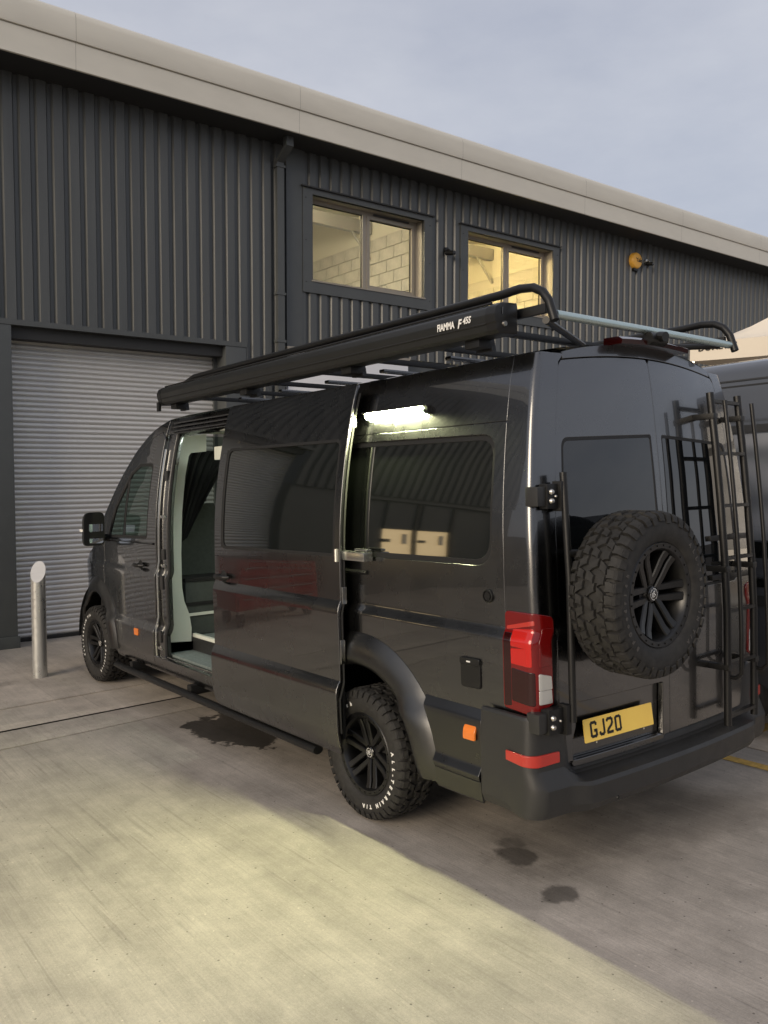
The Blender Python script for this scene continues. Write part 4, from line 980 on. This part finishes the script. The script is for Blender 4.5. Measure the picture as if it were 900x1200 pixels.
# roof, windscreen and bonnet: one crowned skin lofted between the side outlines
def crown(y0_, pts, cr, name, mt, lift=0, n=20):
    secs = []
    for y, z, c in pts:
        p = P(sy(y), z); xl = p.x; sec = []
        for i in range(n + 1):
            u = i / n; x = xl + (2 * XC - 2 * xl) * u; w = 1 - abs(2 * u - 1) ** 2.4
            sec.append(Vector((x, y + (c[1] * w), z + c[0] * w + lift)))
        secs.append(sec)
    return MB().loft(secs, closed=False).build(name, mt, van, smooth=60)
rp2 = [(.20, 2.578, (.075, -.09))] + [(y, 2.575, (.085, 0)) for y in (.35, .6, 1, 1.5, 2, 2.5, 3, 3.5, 4.0)] + [(y, z, (.085 - max(0, y - 4.4) * .06, max(0, y - 4.3) * .35)) for y, z in cab_top[:3]]
crown(0, rp2, 0, 'roof', M['paint'])
crown(0, [(y, z, (.03, .26)) for y, z in cab_top[2:]], 0, 'windscreen', M['cabglass'], .0)
crown(0, [(6.05, 1.40, (.03, .26)), (6.12, 1.355, (.03, .26)), (6.35, 1.275, (.03, .22)), (6.55, 1.18, (.02, .20)), (6.68, 1.06, (.0, .18)), (6.70, .95, (0, .16)), (6.70, .60, (0, .16)), (6.66, .42, (0, .12))], 0, 'bonnet', M['paint'])
for y in (.9, 1.5, 2.1, 2.7, 3.3): MB().box((.35, y, 2.645), (1.69, y + .05, 2.668)).build('roof_rib', M['paint'], van, bevel=.008)

# mirror
mr = MB(); secs = []
for y, k in ((5.56, .55), (5.52, .85), (5.46, 1.0), (5.425, 1.0)):
    secs.append([Vector((-.098 + a * k, y, 1.590 + c * k)) for a, c in rounded([(-.102, -.160), (.098, -.160), (.100, .160), (-.092, .160)], [.04, .05, .05, .07], 5)])
mr.loft(secs); mo = mr.build('door_mirror', M['black'], van, smooth=45)
M['mirror'] = material('mirror_glass', (.85, .85, .82), rough=.01, metal=1)
mq = MB(); mq.prism(rounded([(-.065, .0), (.070, 0), (.072, .165), (-.055, .165)], [.015, .015, .03, .05], 4), .004, mat=Matrix.Translation((-.085, 5.424, 1.565)) @ Matrix.Rotation(R(86), 4, 'X')); mq.build('mirror_glass', M['mirror'], mo, smooth=None)
mq = MB(); mq.prism(rounded([(-.06, .0), (.070, 0), (.070, .075), (-.062, .075)], .015, 4), .004, mat=Matrix.Translation((-.085, 5.424, 1.452)) @ Matrix.Rotation(R(84), 4, 'X')); mq.build('mirror_glass', M['mirror'], mo, smooth=None)
MB().box((-.202, 5.45, 1.565), (-.196, 5.53, 1.590)).build('mirror_indicator', M['white'], mo, bevel=.002)
MB().tube([(-.02, 5.49, 1.50), (.05, 5.52, 1.50), (.14, 5.52, 1.47)], [.04, .035, .04], 10).build('mirror_arm', M['black'], mo)

# --- underside, inner shell
b = MB(); b.box((.10, .25, .40), (1.94, 6.4, .47)); b.build('underbody', M['dark'], van, smooth=None)
b = MB(); b.box((.12, .26, .5), (1.92, .70, 1.9)); b.box((.16, .6, .9), (1.88, 2.44, 1.9)); b.box((.26, .30, 1.9), (1.78, 2.44, 2.44)); b.box((.66, .6, .46), (1.38, 2.44, .92)); b.build('rear_light_block', M['dark'], van, smooth=None)  # solid dark boxes added inside to block light through the panel gaps
MB().box((.16, 2.445, .60), (1.9, 2.46, 2.45)).build('cabinet_front', M['panelwhite'], van, smooth=None)
MB().box((.33, 2.46, .62), (1.94, 5.3, .665)).build('cabin_floor', M['carpet'], van, smooth=None)
MB().box((.325, 2.46, .655), (.36, 4.23, .690)).build('floor_nosing', M['panelwhite'], van, bevel=.004)
MB().box((.10, 2.46, .50), (.33, 4.23, .545)).build('entry_step', M['carpet'], van, smooth=None)
MB().box((.325, 2.46, .54), (.332, 4.23, .66)).build('step_riser', M['trim'], van, smooth=None)
MB().box((.27, 2.46, 2.455), (1.77, 4.45, 2.475)).build('cabin_ceiling', M['panelwhite'], van, smooth=None)
MB().box((1.86, 2.46, .66), (1.88, 4.3, 2.46)).build('cabin_wall', M['panelwhite'], van, smooth=None)
lz = [.64, .8, 1.2, 1.5, 1.8, 2.0, 2.2, 2.40]
lp = [(dS(z) + .045, z) for z in lz] + [(.485, 2.44), (.480, 2.285), (.335, 2.270), (.312, 2.24), (.274, 2.06), (.238, 1.75), (.220, 1.40), (.220, 1.10), (.238, .98), (.282, .86), (.300, .74), (.295, .62)]
MB().prism(lp, .025, mat=Matrix.Translation((.02, 4.26, 0)) @ Matrix.Rotation(R(90), 4, 'X')).build('lining_panel', M['panelwhite'], van, smooth=None)
MB().box((.33, 3.55, 2.19), (.75, 3.75, 2.30)).build('overhead_locker', M['panelwhite'], van, bevel=.01)
# curtain
cu = MB(); nc = 60
for i in range(nc + 1):
    u = i / nc; fold = .022 * math.sin(u * 44) + .01 * math.sin(u * 97)
    for j in range(13):
        t = j / 12; xt = .26 + .66 * u; xb = .22 + .16 * u; k = t ** .8; zt = 2.30; zb = 1.40 + .12 * u
        cu.v.append(Vector((xt + (xb - xt) * k, 4.42 + fold * (1 - .3 * t), zt + (zb - zt) * t)))
for i in range(nc):
    for j in range(12): a = i * 13 + j; cu.f.append((a, a + 13, a + 14, a + 1))
cu.build('curtain', M['curtain'], van, smooth=80)
def seat(x):
    sb_ = MB(); sb_.loft([[Vector((x + a * k, 4.60 + .10 * t + c, .98 + .84 * t)) for a, c in rounded([(-.25, -.06), (.25, -.06), (.23, .06), (-.23, .06)], .03, 3)] for t, k in ((0, .95), (.3, 1.0), (.7, .96), (.93, .80), (1.0, .70))]); so_ = sb_.build('cab_seat', M['seat'], van, smooth=50)
    MB().box((x - .26, 4.64, .80), (x + .26, 5.1, .98)).build('seat_cushion', M['seat'], so_, bevel=.03)
    MB().box((x - .22, 4.55, .66), (x + .22, 4.95, .80)).build('seat_base', M['dark'], so_, smooth=None)
    MB().box((x - .12, 4.68, 1.83), (x + .12, 4.77, 1.99)).build('headrest', M['seat'], so_, bevel=.03)
seat(.60); seat(1.5)
MB().box((.28, 4.25, .67), (.70, 4.56, 1.14)).build('drawer_unit', M['seat'], van, bevel=.006)
for z0_, z1_ in ((1.14, 1.17), (.93, .96)): MB().box((.275, 4.24, z0_), (.71, 4.57, z1_)).build('drawer_rail', M['dark'], van, smooth=None)
MB().box((.285, 4.238, .84), (.69, 4.25, .865)).build('drawer_lip', M['panelwhite'], van, smooth=None)
MB().box((.18, 5.55, .7), (1.86, 6.1, 1.38)).build('dashboard', M['dark'], van, bevel=.03)
lamp = MB(); lamp.box((.55, 3.0, 2.438), (.85, 3.35, 2.451)); lamp.build('cabin_lamp', M['cabinled'], van, smooth=None)

# --- running board
rb = MB(); rb.tube([(.02, 5.20, .345), (-.025, 5.12, .33), (-.03, 4.9, .328), (-.03, 2.0, .328), (-.03, 1.74, .328)], [.02, .032, .036, .036, .036], 14, flat=.75); rbo = rb.build('running_board', M['black'], van, smooth=50)
for y in (4.75, 3.55, 2.3): MB().box((-.02, y, .33), (.25, y + .07, .40)).build('bracket', M['black'], rbo, bevel=.005)

# --- roof rack
rack = MB()
def rail_path(x):
    return [(x, 4.1, 2.66), (x, 4.06, 2.76), (x, 3.98, 2.835), (x, 3.8, 2.872), (x, .36, 2.880), (x, .24, 2.886), (x, .155, 2.875), (x, .10, 2.845), (x, .062, 2.795), (x, .030, 2.70)]
rk = MB().tube(rail_path(.195), .0215, 14).build('roof_rack', M['black'], van, smooth=60)
MB().tube(rail_path(1.80), .0215, 14).build('side_rail', M['black'], rk, smooth=60)
for x in (.205, 1.79):
    MB().box((x - .012, .085, 2.745), (x + .012, 4.0, 2.790)).build('lower_rail', M['black'], rk, bevel=.003)
MB().tube([(.225, .052, 2.735), (1.775, .052, 2.735)], .021, 16).build('roller', M['roller'], rk, smooth=60)
for x in (.212, 1.788): MB().tube([(x - .012, .052, 2.735), (x + .014, .052, 2.735)], .017, 12).build('roller_cap', M['black'], rk)
for y in (.44, .95, 1.5, 2.1, 2.75, 3.35, 3.92):
    cb = MB(); cb.box((.10, y - .02, 2.700), (1.94, y + .02, 2.730)); cb.build('cross_bar', M['black'], rk, bevel=.003)
for y in (.44, 1.5, 2.75, 3.92):
    for x, sg in ((.16, 1), (1.88, -1)):
        f = MB(); f.prism([(-.055, 0), (.055, 0), (.045, .05), (.02, .095), (-.02, .095), (-.045, .05)], .03, mat=Matrix.Translation((x - .015, y, 2.605)) @ Matrix.Rotation(R(90), 4, 'Z') @ Matrix.Rotation(R(90), 4, 'X')); fo = f.build('rack_foot', M['black'], rk, smooth=None)
    bolt((.143, y + .015, 2.632), (-1, 0, 0), .007, .008, rk)
# two ladders' worth of bars lying diagonal at the rear right
MB().tube([(.215, .10, 2.715), (.9, .42, 2.705)], .018, 10).build('rear_brace', M['black'], rk)
MB().tube([(1.78, .12, 2.74), (1.25, .44, 2.715)], .018, 10).build('rear_brace', M['black'], rk)

# --- awning
AW0, AW1 = .235, 4.10
sec0 = rounded([(.155, 2.660), (.03, 2.655), (.012, 2.672), (.008, 2.700), (.003, 2.708), (-.002, 2.745), (.012, 2.782), (.055, 2.803), (.155, 2.808)], [.004, .008, .008, .004, .004, .02, .025, .03, .01], 4)
aw = MB().loft([[Vector((x, y, z)) for x, z in sec0] for y in (AW0 + .02, AW1 - .03)]).build('awning', M['awning'], van, smooth=40)
def grow(sec, k, c=(.08, 2.735)): return [(c[0] + (x - c[0]) * k, c[1] + (z - c[1]) * k) for x, z in sec]
MB().loft([[Vector((x, y, z)) for x, z in grow(sec0, k)] for y, k in ((AW0 - .018, .86), (AW0 - .010, 1.0), (AW0 + .022, 1.035), (AW0 + .05, 1.035))]).build('end_cap', M['black'], aw, smooth=45)
MB().loft([[Vector((x, y, z)) for x, z in grow(sec0, k)] for y, k in ((AW1 - .06, 1.035), (AW1 + .0, 1.035), (AW1 + .015, .9))]).build('end_cap', M['black'], aw, smooth=45)
MB().box((-.004, AW1 - .03, 2.605), (.02, AW1 + .012, 2.68)).build('end_tab', M['black'], aw, bevel=.004)
MB().tube([(.004, AW0 + .05, 2.705), (.004, AW1 - .06, 2.705)], .0045, 6).build('lead_rail_groove', M['rubberseal'], aw)
MB().tube([(.045, AW0 + .05, 2.806), (.045, AW1 - .06, 2.806)], .006, 6).build('top_seam', M['rubberseal'], aw)
MB().lathe([(.0005, .012), (.012, .012), (.014, 0)], 14, mat=Matrix.Translation((.055, AW0 - .016, 2.70)) @ Matrix.Rotation(R(90), 4, 'X')).build('winch_eye', M['bolt'], aw)
for dz in (.0, .03): MB().box((.038, AW0 - .022, 2.745 + dz * 0), (.044, AW0 - .015, 2.775)).build('cap_mark', M['bolt'], aw, smooth=None)
tx = Matrix.Translation((-.0045, .62, 2.716)) @ Matrix(((0, 0, -1, 0), (-1, 0, 0, 0), (0, 1, 0, 0), (0, 0, 0, 1)))
tm = text_mesh('FIAMMA', .048, .0004, .0016, sx=.72); tm.materials.append(M['white']); tm.transform(Matrix.Translation((0, .002, 0))); tm.transform(tx); link('awning_lettering', tm, None, aw)
tm = text_mesh('F', .058, .0004, .0018, sx=.85, shear=.25); tm.materials.append(M['white']); tm.transform(tx @ Matrix.Translation((.148, -.004, 0))); link('awning_lettering', tm, None, aw)
tm = text_mesh('45S', .044, .0004, .0012, sx=.85, shear=.25); tm.materials.append(M['white']); tm.transform(tx @ Matrix.Translation((.184, .010, 0))); link('awning_lettering', tm, None, aw)
for y in (.44, 1.5, 2.75, 3.92): MB().box((.06, y - .05, 2.615), (.17, y + .05, 2.665)).build('awning_bracket', M['black'], aw, bevel=.006)

# --- LED awning light on the side
le = MB(); y0_, y1_ = .88, 1.385
pa = [P(sy(y), 2.352) + PN(sy(y), 2.352) * .014 for y in (y0_, 1.0, 1.2, y1_)]
l1 = MB(); l1.tube([P(sy(y), 2.352) + PN(sy(y), 2.352) * .006 for y in (y0_ - .03, 1.1, y1_ + .02)], .019, 8); lo_ = l1.build('awning_light', M['trim'], van)
MB().loft([[P(sy(y), 2.352) + PN(sy(y), 2.352) * a + Vector((0, 0, c)) for a, c in ((.0, .012), (.046, .010), (.046, .016), (.0, .021))] for y in (y0_ - .04, 1.1, y1_ + .02)]).build('added_light_hood', M['trim'], lo_, smooth=None)  # strip added above the diffuser to keep its light off the awning
le.loft([[P(sy(y), 2.352) + PN(sy(y), 2.352) * (.017 + .019 * math.cos(R(a))) + Vector((0, 0, .019 * math.sin(R(a)))) for a in range(-125, 36, 10)] for y in (y0_, 1.0, 1.2, y1_)], closed=False); le.build('light_diffuser', M['led'], lo_, smooth=60)
MB().tube([P(sy(y), 2.352) + PN(sy(y), 2.352) * .012 for y in (y0_ - .045, y0_ - .002)], .021, 12).build('light_end_cap', M['black'], lo_)

# --- rear ladder
def rail(x, z0, z1, dy, r, n=12, bend=0):
    def yy(z): return P(sx(x), z).y - dy
    pts = [(x, yy(z0 + (z1 - z0) * i / 6), z0 + (z1 - z0) * i / 6) for i in range(7)]
    if bend: pts = [(x, yy(z0) + bend, z0 - .03), (x, yy(z0) + bend * .4, z0 - .03)] + pts
    return pts
ldr = MB().tube(rail(1.43, .60, 2.43, .105, .017), .0205, 14).build('ladder', M['black'], van, smooth=60)
MB().tube(rail(1.755, .60, 2.43, .105, .017), .0205, 14).build('ladder_rail', M['black'], ldr, smooth=60)
MB().tube(rail(1.43, .90, 2.38, .185, .011, bend=.08), .0115, 12).build('grab_rail', M['black'], ldr, smooth=60)
MB().tube(rail(1.755, .90, 2.38, .185, .011, bend=.08), .0115, 12).build('grab_rail', M['black'], ldr, smooth=60)
for i in range(7):
    z = .65 + i * .289; ya = P(sx(1.43), z).y - .105; yb = P(sx(1.755), z).y - .105
    MB().loft([[Vector((x, y + a, z + c)) for a, c in ((-.016, -.009), (.016, -.009), (.016, .009), (-.016, .009))] for x, y in ((1.43, ya), (1.755, yb))]).build('rung', M['black'], ldr, smooth=None)
for z in (.92, 1.46, 2.30):
    for x in (1.43, 1.755):
        y = P(sx(x), z).y; MB().box((x - .022, y - .125, z - .016), (x + .022, y + .002, z + .016)).build('ladder_stay', M['black'], ldr, bevel=.004)
for z in (1.62, 1.40): MB().box((1.46, P(sx(1.6), z).y - .02, z - .015), (1.90, P(sx(1.6), z).y + .01, z + .015)).build('door_strap', M['black'], ldr, bevel=.004)

# ------------------------------------------------------------------ neighbouring van
nv = empty('parked_van', (0, 0, 0), (-A, 0, 0)); tag(nv, 'tall grey panel van parked beyond the rear ladder, at right edge', 'van')
NX = 3.08
def nsec(y):
    pr = [(.10, .35), (.02, .45), (.0, .8), (.0, 1.3), (.03, 1.6), (.09, 2.3), (.13, 2.62), (.17, 2.76), (.25, 2.84), (.5, 2.90), (1.0, 2.93)]
    pts = [Vector((NX + x, y, z)) for x, z in pr] + [Vector((NX + 2.0 - x, y, z)) for x, z in reversed(pr[:-1])]
    return pts
nb = MB().loft([nsec(y) for y in (-.6, .5, 1.5, 3, 4.2)] + [[Vector((NX + 1 + (p.x - NX - 1) * .9, 5.2, .35 + (p.z - .35) * .72)) for p in nsec(0)], [Vector((NX + 1 + (p.x - NX - 1) * .8, 5.9, .35 + (p.z - .35) * .38)) for p in nsec(0)]]).build('body', M['paint2'], nv, smooth=50)
def nx_at(z):
    pr = [(.35, .10), (.45, .02), (.8, 0), (1.3, 0), (1.6, .03), (2.3, .09), (2.62, .13), (2.76, .17)]
    for (a, va), (b_, vb) in zip(pr, pr[1:]):
        if a <= z <= b_: return NX + va + (vb - va) * (z - a) / (b_ - a)
    return NX
def nstrip(name, y0_, y1_, z0_, z1_, mt, proud, par=nv):
    b = MB(); v = []
    for y in (y0_, y1_):
        for z in (z0_, z1_): v += [(nx_at(z) - proud, y, z), (nx_at(z) + .01, y, z)]
    b.add(v, [(0, 2, 6, 4), (0, 4, 5, 1), (2, 3, 7, 6), (0, 1, 3, 2), (4, 6, 7, 5)]); return b.build(name, mt, par, smooth=None)
nstrip('panel_seam', -.6, 4.2, 2.655, 2.668, M['rubberseal'], .002)
nstrip('drip_rail', -.6, 4.2, 2.700, 2.712, M['trim'], .006)
nstrip('side_trim', -.6, 4.2, 2.30, 2.36, M['trim'], .006)
nstrip('side_trim', -.6, 4.2, 1.02, 1.10, M['trim'], .008)
# silver swirl graphics on the window band
sw = bpy.data.materials.new('swirl_graphic'); sw.use_nodes = True; t = sw.node_tree; bs = t.nodes['Principled BSDF']
c_ = t.nodes.new('ShaderNodeTexCoord'); wv = t.nodes.new('ShaderNodeTexWave'); wv.wave_type = 'BANDS'; wv.bands_direction = 'Z'; wv.inputs['Scale'].default_value = 1.1; wv.inputs['Distortion'].default_value = 9; wv.inputs['Detail'].default_value = 2; wv.inputs['Detail Scale'].default_value = .8
rr2 = t.nodes.new('ShaderNodeValToRGB'); rr2.color_ramp.elements[0].color = (.14, .15, .165, 1); rr2.color_ramp.elements[1].color = (.27, .28, .30, 1)
t.links.new(c_.outputs['Object'], wv.inputs['Vector']); t.links.new(wv.outputs['Color'], rr2.inputs['Fac']); t.links.new(rr2.outputs['Color'], bs.inputs['Base Color']); bs.inputs['Roughness'].default_value = .25; bs.inputs['Coat Weight'].default_value = .6
for k, (za, zb) in enumerate(((1.50, 1.60), (1.60, 2.29))): nstrip('side_graphic', -.5, 4.0, za + .001, zb, sw, .004)
nstrip('lower_window', -.5, 3.0, 1.16, 1.49, M['privacy'], .005)
for y in (.9, 4.6):
    w = MB(); q = Matrix.Translation((NX + .13, y, .37)) @ WL; w.lathe([(.001, .05), (.2, .06), (.23, .10), (.27, .125), (.32, .12), (.36, .09), (.37, 0), (.36, -.09), (.2, -.1)], 40, mat=q); w.build('wheel', M['tyre'], nv, smooth=50)

# ------------------------------------------------------------------ canopy tent behind the neighbouring van
gz_ = empty('event_canopy', (7.2, 1.2, gz(1.2))); tag(gz_, 'cream peaked canopy tent showing above the parked van, near right edge', 'canopy')
def cpt(x, y, z): return Vector((x - 7.2, y - 1.2, z - gz(1.2)))
cx0, cx1, cy0, cy1, cz = 5.62, 8.6, -.30, 2.74, 3.40
g = MB(); n = 16; ctr = Vector(((cx0 + cx1) / 2, (cy0 + cy1) / 2)); rows = 10
for j in range(rows + 1):
    t = j / rows
    for i in range(4 * n):
        q, u = divmod(i, n); u /= n
        ca = [(cx0, cy0), (cx1, cy0), (cx1, cy1), (cx0, cy1)]
        a = Vector(ca[q]); b_ = Vector(ca[(q + 1) % 4]); e = a.lerp(b_, u)
        p = e.lerp(ctr, t); z = cz + 1.35 * (t ** 1.7) - .03 * math.sin(PI * u) * (1 - t)
        g.v.append(cpt(p.x, p.y, z))
for j in range(rows):
    for i in range(4 * n): a = j * 4 * n + i; b2 = j * 4 * n + (i + 1) % (4 * n); g.f.append((a, b2, b2 + 4 * n, a + 4 * n))
g.build('roof_cloth', M['canopy'], gz_, smooth=40)
v = MB()
for i in range(4 * n):
    q, u = divmod(i, n); u /= n
    ca = [(cx0, cy0), (cx1, cy0), (cx1, cy1), (cx0, cy1)]; e = Vector(ca[q]).lerp(Vector(ca[(q + 1) % 4]), u); zz = cz - .03 * math.sin(PI * u)
    v.v.append(cpt(e.x, e.y, zz)); v.v.append(cpt(e.x, e.y, zz - .20))
for i in range(4 * n): a = 2 * i; b2 = 2 * ((i + 1) % (4 * n)); v.f.append((a, b2, b2 + 1, a + 1))
v.build('valance', M['canopy'], gz_, smooth=40)
for x, y in ((cx0, cy0), (cx1, cy0), (cx1, cy1), (cx0, cy1)): MB().tube([cpt(x + (.03 if x == cx0 else -.03), y + (.03 if y == cy0 else -.03), gz(y)), cpt(x + (.03 if x == cx0 else -.03), y + (.03 if y == cy0 else -.03), cz)], .03, 8).build('leg', M['bolt'], gz_)
tm = text_mesh('DOMETIC', .085, .001, .002, sx=1.2); tm.materials.append(M['platetext']); tm.transform(Matrix.Translation(cpt(cx0 - .006, cy1 - .10, cz - .10)) @ Matrix.Rotation(R(-90), 4, 'Z') @ Matrix.Rotation(R(90), 4, 'X')); link('lettering', tm, None, gz_)

# ------------------------------------------------------------------ one fallen leaf
lf = MB(); lf.add([(-.016, 0, .002), (-.004, .007, .005), (.009, .005, .004), (.018, 0, .006), (.008, -.006, .003), (-.005, -.006, .005)], [(0, 1, 2, 3, 4, 5)])
o = lf.build('fallen_leaf', M['leaf'], None, smooth=None, loc=(-1.86, -.02, gz(-.02, .002)), rot=(0, 0, .4)); tag(o, 'tiny dark fallen leaf on the lit concrete near the bottom edge', 'leaf')

# ------------------------------------------------------------------ red tool chest left of the picture, mirrored in the sliding door
M['redpaint'] = material('red_enamel', (.34, .014, .011), rough=.3, coat=.8)
ch = empty('tool_chest', (-3.0, 7.35, ZG)); tag(ch, 'red tool chest on castors, seen only as reflection in sliding door', 'tool chest')
MB().box((-.62, -.26, .20), (.62, .26, 1.02)).build('cabinet', M['redpaint'], ch, bevel=.015)
for k in range(5):
    dw = MB().box((-.58, -.285, .24 + .153 * k), (.58, -.262, .378 + .153 * k)).build('drawer', M['redpaint'], ch, bevel=.006)
    MB().box((-.52, -.305, .352 + .153 * k), (.52, -.284, .366 + .153 * k)).build('drawer_pull', M['chrome'], dw, bevel=.003)
MB().box((-.64, -.28, 1.022), (.64, .28, 1.05)).build('worktop', M['black'], ch, bevel=.006)
for x in (-.52, .52):
    for y in (-.19, .19): MB().tube([(x - .025, y, .085), (x + .025, y, .085)], .085, 18).build('castor', M['rubberseal'], ch)
for x in (-.52, .52):
    for y in (-.19, .19): MB().box((x - .04, y - .04, .15), (x + .04, y + .04, .21)).build('castor_fork', M['bolt'], ch)
